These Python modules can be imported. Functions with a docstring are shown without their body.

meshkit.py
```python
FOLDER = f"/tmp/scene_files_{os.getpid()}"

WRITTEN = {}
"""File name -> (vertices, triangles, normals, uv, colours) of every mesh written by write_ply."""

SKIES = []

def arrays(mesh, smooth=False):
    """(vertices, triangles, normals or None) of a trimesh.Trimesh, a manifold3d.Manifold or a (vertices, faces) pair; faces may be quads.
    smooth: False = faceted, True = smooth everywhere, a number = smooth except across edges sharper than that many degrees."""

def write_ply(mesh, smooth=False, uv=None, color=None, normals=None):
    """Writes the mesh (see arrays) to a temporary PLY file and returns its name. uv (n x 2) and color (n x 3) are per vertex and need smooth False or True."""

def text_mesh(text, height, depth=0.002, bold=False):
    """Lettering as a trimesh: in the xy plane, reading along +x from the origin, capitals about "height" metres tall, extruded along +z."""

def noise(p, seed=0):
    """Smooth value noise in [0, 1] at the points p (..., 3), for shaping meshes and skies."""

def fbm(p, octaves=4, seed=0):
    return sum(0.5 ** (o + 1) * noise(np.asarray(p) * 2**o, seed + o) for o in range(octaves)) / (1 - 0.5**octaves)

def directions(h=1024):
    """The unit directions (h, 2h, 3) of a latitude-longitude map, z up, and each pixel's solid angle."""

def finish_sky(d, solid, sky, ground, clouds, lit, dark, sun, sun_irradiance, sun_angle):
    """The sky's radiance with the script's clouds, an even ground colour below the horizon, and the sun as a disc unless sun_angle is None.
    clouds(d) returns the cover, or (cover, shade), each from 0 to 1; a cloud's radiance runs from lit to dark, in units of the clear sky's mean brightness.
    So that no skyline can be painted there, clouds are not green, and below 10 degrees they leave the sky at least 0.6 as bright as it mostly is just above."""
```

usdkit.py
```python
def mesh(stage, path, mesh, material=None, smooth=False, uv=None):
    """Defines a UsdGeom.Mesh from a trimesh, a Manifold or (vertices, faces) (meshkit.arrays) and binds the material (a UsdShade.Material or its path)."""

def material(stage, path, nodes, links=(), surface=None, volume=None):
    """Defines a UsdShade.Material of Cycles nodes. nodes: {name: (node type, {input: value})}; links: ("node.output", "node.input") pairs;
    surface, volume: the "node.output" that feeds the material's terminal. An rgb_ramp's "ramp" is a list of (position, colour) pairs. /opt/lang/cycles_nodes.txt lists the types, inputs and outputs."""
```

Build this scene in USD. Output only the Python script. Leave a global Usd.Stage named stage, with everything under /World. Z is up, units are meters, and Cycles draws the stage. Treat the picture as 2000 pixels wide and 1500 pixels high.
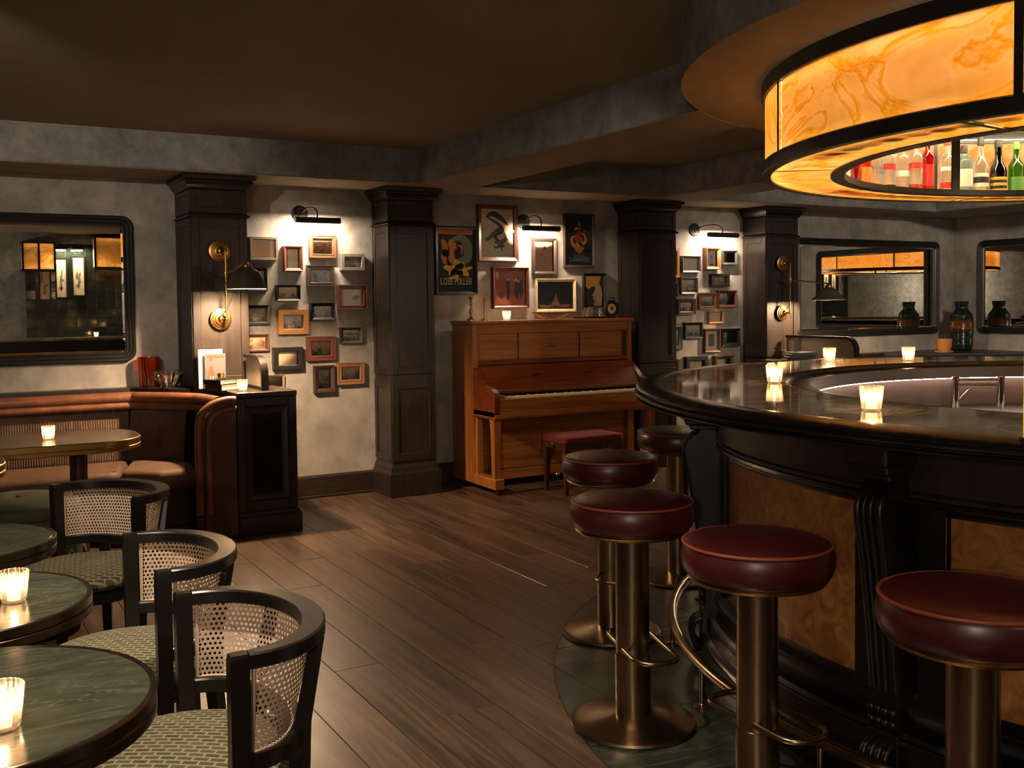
import math, random
import numpy as np, trimesh, usdkit, meshkit
from shapely.geometry import Polygon, box as sbox, Point
from shapely import affinity
from pxr import Usd, UsdGeom, UsdLux, UsdShade, Gf, Sdf, Vt

stage = Usd.Stage.CreateInMemory()
UsdGeom.SetStageUpAxis(stage, "Z"); UsdGeom.SetStageMetersPerUnit(stage, 1.0)
world = UsdGeom.Xform.Define(stage, "/World"); stage.SetDefaultPrim(world.GetPrim())
PI = math.pi

# ------------------------------------------------------------------ camera
EXPOSURE = 2.0
F_PX, YAW, PITCH, ROLL, SHIFT_Y = 1982.6, math.radians(29.827), math.radians(2.435), math.radians(-0.640), 70.4
fw = np.array([math.sin(YAW)*math.cos(PITCH), math.cos(YAW)*math.cos(PITCH), -math.sin(PITCH)])
rt = np.array([math.cos(YAW), -math.sin(YAW), 0.0]); up = np.cross(rt, fw)
rt, up = math.cos(ROLL)*rt + math.sin(ROLL)*up, -math.sin(ROLL)*rt + math.cos(ROLL)*up
cam = UsdGeom.Camera.Define(stage, "/World/camera")
cam.AddTransformOp().Set(Gf.Matrix4d(*rt, 0, *up, 0, *(-fw), 0, 0, 0, 1.45, 1))
cam.CreateHorizontalApertureAttr(36.0); cam.CreateVerticalApertureAttr(27.0)
cam.CreateFocalLengthAttr(36.0*F_PX/2000.0)
cam.CreateVerticalApertureOffsetAttr(-36.0*SHIFT_Y/2000.0)
cam.CreateClippingRangeAttr((0.05, 100.0))
cam.CreateExposureAttr(EXPOSURE)

# ------------------------------------------------------------------ ceiling spots out of view, lighting floor, tables, piano and walls; the dark beyond
dome = UsdLux.DomeLight.Define(stage, "/World/dome"); dome.CreateIntensityAttr(0.004); dome.CreateColorAttr((1.0, 0.85, 0.65))
WARM = (1.0, 0.82, 0.64)
def spot(name, p, target, power, angle=30, soft=0.6, color=WARM, radius=0.03):
    l = UsdLux.SphereLight.Define(stage, "/World/lights/" + name)
    l.CreateRadiusAttr(radius); l.CreateIntensityAttr(power); l.CreateColorAttr(color); l.CreateNormalizeAttr(True)
    s = UsdLux.ShapingAPI.Apply(l.GetPrim()); s.CreateShapingConeAngleAttr(angle); s.CreateShapingConeSoftnessAttr(soft)
    d = np.array(target, float) - np.array(p, float); d /= np.linalg.norm(d)
    z = -d; x = np.cross((0, 1, 0) if abs(z[1]) < .9 else (1, 0, 0), z); x /= np.linalg.norm(x); y = np.cross(z, x)
    l.AddTransformOp().Set(Gf.Matrix4d(*x, 0, *y, 0, *z, 0, *map(float, p), 1))
UsdGeom.Scope.Define(stage, "/World/lights")
for a in [("downlight_1", (0.60, 2.15, 2.56), (0.72, 2.25, 0), 17, 38),
          ("downlight_2", (0.25, 3.3, 2.56), (0.35, 3.6, 0), 8, 34),
          ("downlight_3", (1.1, 2.9, 2.56), (1.7, 4.1, 0.0), 2.0, 34),
          ("downlight_4", (1.9, 2.6, 2.56), (4.4, 6.9, 0.9), 4.5, 20),
          ("downlight_5", (1.5, 3.0, 2.56), (3.92, 7.03, 1.19), 7, 4.2),
          ("downlight_6", (1.0, 1.2, 2.56), (1.9, 2.0, 0.7), 3, 30),
          ("downlight_7", (7.2, 3.6, 2.56), (8.4, 7.4, 1.4), 10, 44),
          ("downlight_8", (7.6, 4.2, 2.56), (9.9, 5.8, 1.3), 8, 44),
          ("downlight_9", (-.5, 3.3, 2.50), (0.5, 7.4, 2.2), 16, 26)]:
    spot(*a)
def lamp(name, p, power, r=.07):
    l = UsdLux.SphereLight.Define(stage, "/World/lights/" + name); l.CreateRadiusAttr(r); l.CreateIntensityAttr(power); l.CreateNormalizeAttr(True); l.CreateColorAttr(WARM)
    l.AddTranslateOp().Set(Gf.Vec3d(*map(float, p)))
# unseen bare lamps behind the camera: first lights stools and bar, second added fill
lamp("rear_wall_lamp_1", (-1.1, -1.0, 1.75), 8)
lamp("rear_wall_lamp_2", (6.0, -1.2, 1.9), 7)
# ------------------------------------------------------------------ helpers
used = {}
def uname(parent, name):
    k = (parent, name); n = used.get(k, 0); used[k] = n + 1
    return f"{parent}/{name}" + (f"_{n:03d}" if n else "")
def tag(prim, label=None, cat=None, group=None, kind=None):
    p = prim.GetPrim() if hasattr(prim, "GetPrim") else prim
    for k, v in (("label", label), ("category", cat), ("group", group), ("kind", kind)):
        if v: p.SetCustomDataByKey(k, v)
    return p
def thing(name, label, cat, loc=(0, 0, 0), rotz=0.0, group=None, kind=None):
    path = uname("/World", name)
    x = UsdGeom.Xform.Define(stage, path); x.AddTranslateOp().Set(Gf.Vec3d(*map(float, loc)))
    x.AddRotateZOp().Set(float(rotz))
    tag(x, label, cat, group, kind); return path
def part(parent, name, mesh, m, smooth=30, label=None, kind=None):
    path = uname(parent, name)
    p = usdkit.mesh(stage, path, mesh, MATS[m], smooth=smooth)
    if label or kind: tag(p, label, None, None, kind)
    return path
def solo(name, mesh, m, label, cat, group=None, kind=None, smooth=30):
    path = uname("/World", name)
    tag(usdkit.mesh(stage, path, mesh, MATS[m], smooth=smooth), label, cat, group, kind); return path
def struct(name, mesh, m, smooth=False):
    path = uname("/World", name)
    tag(usdkit.mesh(stage, path, mesh, MATS[m], smooth=smooth), kind="structure"); return path
def copy_of(src, name, label, loc, rotz=0.0, group=None):
    path = uname("/World", name)
    x = UsdGeom.Xform.Define(stage, path); p = x.GetPrim()
    was = stage.GetPrimAtPath(src).GetCustomData()
    p.GetReferences().AddInternalReference(src); p.SetInstanceable(True)
    x.ClearXformOpOrder(); x.AddTranslateOp().Set(Gf.Vec3d(*map(float, loc))); x.AddRotateZOp().Set(float(rotz))
    tag(p, label, was["category"], group or was.get("group")); return path

def cat(*ms): return trimesh.util.concatenate([m for m in ms])
def T(x, y, z): return trimesh.transformations.translation_matrix((x, y, z))
def RZ(a): return trimesh.transformations.rotation_matrix(a, (0, 0, 1))
def RX(a): return trimesh.transformations.rotation_matrix(a, (1, 0, 0))
def RY(a): return trimesh.transformations.rotation_matrix(a, (0, 1, 0))
def mv(m, x=0, y=0, z=0, rx=0, ry=0, rz=0):
    m = m.copy()
    if rx: m.apply_transform(RX(rx))
    if ry: m.apply_transform(RY(ry))
    if rz: m.apply_transform(RZ(rz))
    m.apply_translation((x, y, z)); return m
def bx(x0, x1, y0, y1, z0, z1, b=0.0):
    if b <= 0:
        m = trimesh.creation.box((x1-x0, y1-y0, z1-z0)); m.apply_translation(((x0+x1)/2, (y0+y1)/2, (z0+z1)/2)); return m
    hx, hy, hz = (x1-x0)/2, (y1-y0)/2, (z1-z0)/2; b = min(b, hx*.9, hy*.9, hz*.9); P = []
    for sx in (-1, 1):
        for sy in (-1, 1):
            for sz in (-1, 1):
                P += [(sx*(hx-b), sy*(hy-b), sz*hz), (sx*(hx-b), sy*hy, sz*(hz-b)), (sx*hx, sy*(hy-b), sz*(hz-b))]
    m = trimesh.convex.convex_hull(np.array(P)); m.apply_translation(((x0+x1)/2, (y0+y1)/2, (z0+z1)/2)); return m
def lathe(prof, n=48, a0=0.0, a1=2*PI, closed=None):
    """prof: (r, z) points. A ring profile (closed=True) joins its last point to its first; partial turns get end caps when closed."""
    prof = np.array(prof, float); full = abs(a1-a0-2*PI) < 1e-9; k = len(prof)
    ang = np.linspace(a0, a1, n, endpoint=False) if full else np.linspace(a0, a1, n+1)
    V = np.concatenate([np.c_[prof[:, 0]*math.cos(a), prof[:, 0]*math.sin(a), prof[:, 1]] for a in ang]); Fc = []
    m = len(ang); kk = k if closed else k-1
    for i in range(m if full else m-1):
        for j in range(kk):
            a, b, c, d = i*k+j, ((i+1) % m)*k+j, ((i+1) % m)*k+(j+1) % k, i*k+(j+1) % k
            Fc += [(a, b, c), (a, c, d)]
    if closed and not full:
        try:
            tri = trimesh.creation.triangulate_polygon(Polygon(prof), engine="earcut")
            if len(tri[0]) == k:
                from scipy.spatial import cKDTree
                idx = cKDTree(prof).query(tri[0])[1]
                for t in tri[1]:
                    Fc.append(tuple(idx[t])); Fc.append(tuple((m-1)*k+idx[t][::-1]))
        except Exception: pass
    t = trimesh.Trimesh(V, np.array(Fc), process=False); t.merge_vertices(); t.update_faces(t.nondegenerate_faces()); t.fix_normals(); return t
def tube(path, r, n=10, closed=False, caps=True):
    P = np.array(path, float); N = len(P); rs = np.full(N, r) if np.ndim(r) == 0 else np.array(r)
    tg = np.roll(P, -1, 0)-np.roll(P, 1, 0) if closed else np.gradient(P, axis=0); tg /= np.linalg.norm(tg, axis=1)[:, None]
    u = np.cross(tg[0], (0, 0, 1) if abs(tg[0][2]) < .9 else (1, 0, 0)); u /= np.linalg.norm(u); V = []
    for i in range(N):
        u = u-tg[i]*(u@tg[i]); u /= np.linalg.norm(u); w = np.cross(tg[i], u)
        V += [P[i]+rs[i]*(math.cos(a)*u+math.sin(a)*w) for a in np.linspace(0, 2*PI, n, endpoint=False)]
    Fc = []
    for i in range(N if closed else N-1):
        for j in range(n):
            a, b = i*n+j, i*n+(j+1) % n; c, d = ((i+1) % N)*n+(j+1) % n, ((i+1) % N)*n+j
            Fc += [(a, b, c), (a, c, d)]
    if caps and not closed:
        V += [P[0], P[-1]]
        for j in range(n): Fc += [(N*n, (j+1) % n, j), (N*n+1, (N-1)*n+j, (N-1)*n+(j+1) % n)]
    return trimesh.Trimesh(np.array(V), np.array(Fc), process=False)
def smoothpath(pts, n=8, closed=False):
    P = np.array(pts, float); out = []
    N = len(P); rng_ = range(N if closed else N-1)
    for i in rng_:
        p0, p1, p2, p3 = (P[(i-1) % N], P[i], P[(i+1) % N], P[(i+2) % N]) if closed else (P[max(i-1, 0)], P[i], P[i+1], P[min(i+2, N-1)])
        for t in np.linspace(0, 1, n, endpoint=False):
            out.append(.5*((2*p1)+(-p0+p2)*t+(2*p0-5*p1+4*p2-p3)*t*t+(-p0+3*p1-3*p2+p3)*t**3))
    if not closed: out.append(P[-1])
    return np.array(out)
def prism(pts, z0, z1):
    poly = pts if hasattr(pts, "exterior") else Polygon(pts)
    m = trimesh.creation.extrude_polygon(poly, z1-z0, engine="earcut"); m.apply_translation((0, 0, z0)); return m
def prism_y(pts, y0, y1):
    """polygon in (x, z), extruded from y0 to y1"""
    m = prism(pts, 0, y1-y0); v = m.vertices.copy()
    m.vertices = np.c_[v[:, 0], y1-v[:, 2], v[:, 1]]; m.fix_normals(); return m
def prism_x(pts, x0, x1):
    """polygon in (y, z), extruded from x0 to x1"""
    m = prism(pts, 0, x1-x0); v = m.vertices.copy()
    m.vertices = np.c_[x0+v[:, 2], v[:, 0], v[:, 1]]; m.fix_normals(); return m
def loft(rings, closed_ring=True, cap=True):
    k = len(rings[0]); V = np.concatenate(rings); Fc = []
    for i in range(len(rings)-1):
        for j in range(k if closed_ring else k-1):
            a, b = i*k+j, i*k+(j+1) % k; c, d = (i+1)*k+(j+1) % k, (i+1)*k+j
            Fc += [(a, b, c), (a, c, d)]
    if cap and closed_ring:
        n = len(V); V = np.vstack([V, rings[0].mean(0), rings[-1].mean(0)]); L = (len(rings)-1)*k
        for j in range(k): Fc += [(n, (j+1) % k, j), (n+1, L+j, L+(j+1) % k)]
    return trimesh.Trimesh(V, np.array(Fc), process=False)
def mitred(w, h, prof):
    """a rectangular frame in the xz plane facing -y, outer size w x h; prof: (inset from the outer edge, y) closed profile"""
    rings = []
    for sx, sz in ((-1, -1), (1, -1), (1, 1), (-1, 1), (-1, -1)):
        rings.append(np.array([(sx*(w/2-i), y, sz*(h/2-i)) for i, y in prof]))
    k = len(prof); V = np.concatenate(rings[:4]); Fc = []
    for i in range(4):
        for j in range(k):
            a, b = i*k+j, i*k+(j+1) % k; c, d = ((i+1) % 4)*k+(j+1) % k, ((i+1) % 4)*k+j
            Fc += [(a, b, c), (a, c, d)]
    m = trimesh.Trimesh(V, np.array(Fc), process=False); m.fix_normals(); return m
def rrect(w, h, r, n=6):
    pts = []
    for cx, cz, a in ((w/2-r, h/2-r, 0), (-w/2+r, h/2-r, PI/2), (-w/2+r, -h/2+r, PI), (w/2-r, -h/2+r, 1.5*PI)):
        for t in np.linspace(a, a+PI/2, n+1): pts.append((cx+r*math.cos(t), cz+r*math.sin(t)))
    return pts
def mandown(m): return m
# ------------------------------------------------------------------ materials
MATS = {}
def mk(name, nodes, links, surface="p.BSDF"):
    MATS[name] = usdkit.material(stage, "/World/Looks/" + name, nodes, links, surface=surface); return name
def plain(name, col, rough=.5, metal=0, spec=.5, coat=0, coat_rough=.1, var=.0, scale=8, bump=0, sheen=0, emis=0, ecol=None, aniso=0):
    p = dict(base_color=col, roughness=rough, metallic=metal, specular_ior_level=spec, coat_weight=coat, coat_roughness=coat_rough)
    if sheen: p.update(sheen_weight=sheen, sheen_roughness=.4, sheen_tint=tuple(min(1, c*2.5+.1) for c in col))
    if emis: p.update(emission_color=ecol or col, emission_strength=emis)
    nodes = {"p": ("principled_bsdf", p)}; links = []
    if var or bump:
        nodes["tc"] = ("texture_coordinate", {}); nodes["n"] = ("noise_texture", dict(scale=scale, detail=5, roughness=.6)); links.append(("tc.object", "n.vector"))
    if var:
        lo = tuple(c*(1-var) for c in col); hi = tuple(c*(1+var) for c in col)
        nodes["r"] = ("rgb_ramp", {"ramp": [(.28, lo), (.72, hi)]}); links += [("n.fac", "r.fac"), ("r.color", "p.base_color")]
    if bump:
        nodes["b"] = ("bump", dict(strength=bump, distance=.002)); links += [("n.fac", "b.height"), ("b.normal", "p.normal")]
    return mk(name, nodes, links)
def wood(name, dark, light, axis=2, scale=(28, 1.4), rough=.45, coat=0.0, coat_rough=.15, bump=.25, spec=.4, randv=.0):
    s = [scale[0]]*3; s[axis] = scale[1]
    nodes = {"tc": ("texture_coordinate", {}), "m": ("mapping", {"scale": tuple(s)}),
             "n": ("noise_texture", dict(scale=1.0, detail=6, roughness=.62, distortion=1.2)),
             "r": ("rgb_ramp", {"ramp": [(.32, dark), (.5, tuple((a+b)/2 for a, b in zip(dark, light))), (.68, light)]}),
             "b": ("bump", dict(strength=bump, distance=.0015)),
             "p": ("principled_bsdf", dict(roughness=rough, coat_weight=coat, coat_roughness=coat_rough, specular_ior_level=spec))}
    links = [("tc.object", "m.vector"), ("m.vector", "n.vector"), ("n.fac", "r.fac"), ("r.color", "p.base_color"), ("n.fac", "b.height"), ("b.normal", "p.normal")]
    if randv:
        nodes["o"] = ("geometry", {}); nodes["h"] = ("map_range", dict(from_min=0, from_max=1, to_min=1-randv, to_max=1+randv)); nodes["oi"] = ("object_info", {})
        nodes["hs"] = ("hsv", {}); links = [l for l in links if l[1] != "p.base_color"]
        links += [("oi.random", "h.value"), ("h.result", "hs.value"), ("r.color", "hs.color"), ("hs.color", "p.base_color")]
    return mk(name, nodes, links)
def plaster(name, a, b, rough=.85, s1=1.1, s2=5.0):
    nodes = {"g": ("geometry", {}), "n": ("noise_texture", dict(scale=s1, detail=7, roughness=.68, distortion=.4)), "n2": ("noise_texture", dict(scale=s2, detail=5, roughness=.7)),
             "x": ("math", dict(math_type="multiply_add", value2=.45)), "y": ("math", dict(math_type="multiply", value2=.55)),
             "r": ("rgb_ramp", {"ramp": [(.36, a), (.5, tuple((p+q)/2 for p, q in zip(a, b))), (.62, b)]}),
             "b": ("bump", dict(strength=.25, distance=.003)), "p": ("principled_bsdf", dict(roughness=rough, specular_ior_level=.25))}
    links = [("g.position", "n.vector"), ("g.position", "n2.vector"), ("n2.fac", "y.value1"), ("n.fac", "x.value1"), ("y.value", "x.value3"), ("x.value", "r.fac"),
             ("r.color", "p.base_color"), ("n2.fac", "b.height"), ("b.normal", "p.normal")]
    return mk(name, nodes, links)
plaster("wall_plaster", (.165, .155, .140), (.36, .335, .295))
plaster("beam_plaster", (.12, .116, .110), (.26, .25, .235), s1=3.0, s2=9)
plain("ceiling_paint", (.20, .165, .105), .9, var=.08, scale=2)
plain("soffit_paint", (.225, .18, .12), .85, var=.12, scale=6)
wood("dark_wood", (.010, .007, .0055), (.028, .019, .014), 2, (40, 2.0), .38, bump=.2, spec=.45)
wood("dark_wood_h", (.010, .007, .0055), (.028, .019, .014), 0, (40, 2.0), .38, bump=.2, spec=.45)
plain("ebony", (.006, .005, .0045), .30, spec=.5, var=.2, scale=20)
plain("ebony_satin", (.008, .0065, .006), .34, spec=.5)
wood("plank", (.028, .017, .0105), (.105, .064, .040), 1, (20, 1.1), .36, bump=.35, spec=.45, randv=.22)
wood("piano_wood", (.20, .060, .012), (.42, .155, .034), 0, (22, 1.2), .34, coat=.6, coat_rough=.14, bump=.05)
wood("piano_wood_v", (.19, .055, .011), (.40, .145, .032), 2, (22, 1.2), .34, coat=.6, coat_rough=.14, bump=.05)
wood("piano_red", (.11, .022, .007), (.23, .052, .014), 0, (22, 1.2), .3, coat=.6, coat_rough=.14, bump=.05)
wood("mahogany", (.035, .012, .006), (.075, .026, .012), 2, (30, 2), .35, coat=.3)
# burl veneer
mk("burl", {"tc": ("texture_coordinate", {}), "n": ("noise_texture", dict(scale=9, detail=8, roughness=.7, distortion=2.2)), "v": ("voronoi_texture", dict(scale=26, randomness=1.0)),
            "vr": ("rgb_ramp", {"ramp": [(.0, (.30, .30, .30)), (.16, (1, 1, 1))]}),
            "r": ("rgb_ramp", {"ramp": [(.3, (.15, .052, .010)), (.52, (.34, .138, .030)), (.7, (.48, .215, .055))]}),
            "mx": ("mix_color", dict(blend_type="multiply", fac=.35)), "p": ("principled_bsdf", dict(roughness=.4, coat_weight=.25, coat_roughness=.2))},
   [("tc.object", "n.vector"), ("tc.object", "v.vector"), ("n.fac", "r.fac"), ("v.distance", "vr.fac"), ("r.color", "mx.a"), ("vr.color", "mx.b"), ("mx.result", "p.base_color")])
# marble of the counter and the green stone of the foot zone
def marble(name, a, b, vein, rough, scale=1.6, vs=2.2, coat=0):
    return mk(name, {"g": ("geometry", {}), "mp": ("mapping", {"scale": (1, 3.2, 1), "rotation": (0, 0, .5)}), "n": ("noise_texture", dict(scale=scale, detail=7, roughness=.6, distortion=1.0)),
             "n2": ("noise_texture", dict(scale=vs, detail=4, roughness=.55, distortion=2.5)),
             "r": ("rgb_ramp", {"ramp": [(.35, a), (.65, b)]}), "vr": ("rgb_ramp", {"ramp": [(.475, (0, 0, 0)), (.5, (1, 1, 1)), (.525, (0, 0, 0))]}),
             "mx": ("mix_color", dict(blend_type="mix", b=vein)), "p": ("principled_bsdf", dict(roughness=rough, coat_weight=coat, coat_roughness=.02, specular_ior_level=.6))},
            [("g.position", "mp.vector"), ("mp.vector", "n.vector"), ("mp.vector", "n2.vector"), ("n.fac", "r.fac"), ("n2.fac", "vr.fac"), ("vr.color", "mx.fac"), ("r.color", "mx.a"), ("mx.result", "p.base_color")])
marble("counter_marble", (.24, .215, .175), (.42, .38, .31), (.12, .105, .085), .045, 2.2, 1.6)
marble("green_stone", (.012, .017, .012), (.030, .038, .028), (.055, .062, .048), .30, 1.6, 1.2)
marble("table_marble", (.030, .036, .022), (.062, .066, .042), (.090, .085, .058), .16, 4.0, 3.0)
plain("grout", (.05, .048, .035), .7)
plain("brass", (.50, .27, .085), .32, metal=1, var=.12, scale=30)
plain("brass_dull", (.36, .20, .07), .36, metal=1, var=.2, scale=12)
plain("bronze", (.30, .215, .130), .27, metal=1, var=.1, scale=14)
plain("gold_edge", (.55, .36, .13), .3, metal=1)
plain("black_metal", (.012, .012, .011), .38, metal=0, spec=.6)
plain("gunmetal", (.045, .040, .036), .35, metal=1)
plain("steel", (.42, .39, .36), .22, metal=1)
plain("chrome", (.75, .72, .68), .08, metal=1)
plain("shade_metal", (.10, .085, .062), .45, metal=.4)
plain("shade_inner", (.75, .68, .55), .6)
plain("leather_red", (.055, .0055, .0065), .34, spec=.5, coat=.2, coat_rough=.3, var=.25, scale=7, bump=.15)
plain("leather_piping", (.22, .050, .024), .42, spec=.4)
plain("velvet_red", (.11, .008, .008), .8, sheen=.4, var=.15, scale=30)
plain("velvet_brown", (.070, .034, .016), .72, sheen=.35, var=.22, scale=14, bump=.3)
plain("roll_leather", (.15, .055, .024), .42, spec=.4, var=.3, scale=16, bump=.2)
plain("velvet_green", (.040, .048, .018), .8, sheen=.4, var=.25, scale=6)
plain("fringe_red", (.30, .012, .012), .8, var=.3, scale=60)
plain("scallop_trim", (.22, .20, .10), .8)
plain("cane", (.66, .49, .35), .5, var=.12, scale=40)
plain("cream_paper", (.70, .58, .40), .7, var=.05, scale=8)
plain("ivory", (.78, .66, .48), .3)
plain("black_lacquer", (.006, .006, .006), .15)
plain("mat_white", (.62, .54, .42), .8)
plain("white_page", (.72, .62, .48), .8, var=.06, scale=50)
plain("terracotta", (.42, .16, .050), .7, var=.15, scale=20)
plain("dark_void", (.006, .006, .0055), .9)
plain("panel_beige", (.36, .30, .235), .35, var=.04, scale=4)
plain("work_board", (.58, .43, .26), .5)
plain("inner_wall_wood", (.085, .048, .038), .5, var=.15, scale=6)
plain("taupe", (.115, .090, .070), .45)
plain("leaf_green", (.03, .06, .02), .5)
for nm, c in dict(frame_silver=(.20, .155, .105), frame_red=(.105, .030, .016), frame_brown=(.12, .050, .022), frame_dark=(.035, .020, .013), frame_grey=(.13, .112, .095),
                  frame_black=(.010, .009, .008), frame_ochre=(.36, .165, .045), frame_tan=(.22, .105, .045), frame_green=(.030, .036, .030), frame_pale=(.52, .40, .24), frame_mahog=(.085, .028, .017)).items():
    plain(nm, c, .38, var=.18, scale=18, spec=.45)
# glass: panes let light through (transparent + fresnel gloss)
def pane(name, tint=(1, 1, 1), gloss=(1, 1, 1), rough=.02, base=0.0, white=0.0, wcol=(.8, .8, .8)):
    nodes = {"t": ("transparent_bsdf", dict(color=tint)), "g": ("glossy_bsdf", dict(color=gloss, roughness=rough)), "f": ("fresnel", dict(IOR=1.5)), "m": ("mix_closure", {})}
    links = [("t.BSDF", "m.closure1"), ("g.BSDF", "m.closure2")]
    if base:
        nodes["a"] = ("math", dict(math_type="add", value2=base, use_clamp=True)); links += [("f.fac", "a.value1"), ("a.value", "m.fac")]
    else: links.append(("f.fac", "m.fac"))
    out = "m.closure"
    if white:
        nodes["w"] = ("translucent_bsdf", dict(color=wcol)); nodes["m2"] = ("mix_closure", dict(fac=white)); links += [("m.closure", "m2.closure1"), ("w.BSDF", "m2.closure2")]; out = "m2.closure"
    return mk(name, nodes, links, surface=out)
pane("picture_glass")
pane("clear_glass", (.93, .93, .92), base=.04)
pane("candle_glass", (.96, .93, .90), rough=.12, base=.10, white=.07, wcol=(.95, .82, .66))
pane("crystal", (.90, .90, .88), rough=.03, base=.12)
pane("amber_glass", (.80, .28, .045), base=.05, white=.15, wcol=(.7, .2, .03))
for nm, c in dict(b_clear=(.93, .94, .93), b_orange=(.9, .26, .03), b_red=(.75, .06, .03), b_green=(.25, .55, .12), b_blue=(.62, .86, .92), b_dark=(.05, .05, .035), b_brown=(.35, .14, .04)).items():
    pane(nm, c, base=.04, white=.12, wcol=c)
plain("mirror_silver", (.80, .79, .74), .0, metal=1)
def emit(name, col, s): return mk(name, {"e": ("emission", dict(color=col, strength=s))}, [], surface="e.emission")
emit("flame", (1.0, .62, .30), 150.0)
emit("led_warm", (1.0, .86, .46), 4.0)
emit("led_bar", (1.0, .80, .62), 8.0)
emit("led_shelf", (1.0, .72, .44), 45.0)
emit("bulb", (1.0, .66, .36), 120.0)
emit("bulb_picture", (1.0, .72, .46), 60.0)
plain("wax", (.9, .72, .45), .5, emis=.9, ecol=(1, .62, .30))  # candlelight in the wax is put in as its own emission
# amber art glass: thin diffusing sheet with honey veins
mk("amber_panel", {"g": ("geometry", {}), "mp": ("mapping", {"scale": (1.0, 1.0, 1.6), "rotation": (.5, .3, .4)}), "n": ("noise_texture", dict(scale=1.7, detail=4, roughness=.55, distortion=2.8)),
     "n2": ("noise_texture", dict(scale=2.3, detail=2, roughness=.5, distortion=1.5)),
     "vr": ("rgb_ramp", {"ramp": [(.44, (0, 0, 0)), (.5, (.9, .9, .9)), (.545, (.0, .0, .0)), (.60, (.30, .30, .30)), (.72, (.05, .05, .05))]}),
     "r": ("rgb_ramp", {"ramp": [(.3, (.82, .56, .30)), (.6, (.90, .66, .42))]}), "mx": ("mix_color", dict(blend_type="mix", b=(.80, .47, .02))),
     "t": ("translucent_bsdf", {}), "d": ("principled_bsdf", dict(roughness=.25)), "m": ("mix_closure", dict(fac=.3))},
   [("g.position", "mp.vector"), ("mp.vector", "n.vector"), ("mp.vector", "n2.vector"), ("n.fac", "vr.fac"), ("n2.fac", "r.fac"), ("vr.color", "mx.fac"), ("r.color", "mx.a"),
    ("mx.result", "t.color"), ("mx.result", "d.base_color"), ("t.BSDF", "m.closure1"), ("d.BSDF", "m.closure2")], surface="m.closure")
# sepia photographs
def photo(name, sky, mid, dark, zs=.03, amt=1.0, scale=45):
    nodes = {"tc": ("texture_coordinate", {}), "s": ("separate_xyz", {}), "n": ("noise_texture", dict(scale=scale, detail=6, roughness=.75)), "n2": ("noise_texture", dict(scale=scale*.33, detail=3, roughness=.6)),
             "oi": ("geometry", {}), "ad": ("vector_math", dict(math_type="multiply_add", vector2=(1, 1, 1))),
             "z": ("math", dict(math_type="multiply_add", value2=1/zs*.12, value3=.05)), "a": ("math", dict(math_type="multiply_add", value2=.9*amt)), "a2": ("math", dict(math_type="multiply_add", value2=.75*amt)),
             "r": ("rgb_ramp", {"ramp": [(.62, dark), (.80, mid), (.98, sky)]}), "p": ("principled_bsdf", dict(roughness=.6))}
    links = [("tc.object", "s.vector"), ("s.z", "z.value1"), ("oi.position", "n.vector"), ("oi.position", "n2.vector"), ("n.fac", "a.value1"), ("z.value", "a.value3"), ("n2.fac", "a2.value1"), ("a.value", "a2.value3"), ("a2.value", "r.fac"), ("r.color", "p.base_color")]
    nodes.pop("ad")
    return mk(name, nodes, links)
photo("photo_town", (.62, .50, .36), (.30, .23, .16), (.05, .042, .035))
photo("photo_grey", (.48, .44, .36), (.20, .18, .15), (.035, .033, .03))
photo("photo_warm", (.66, .46, .28), (.30, .17, .085), (.06, .035, .02))
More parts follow.
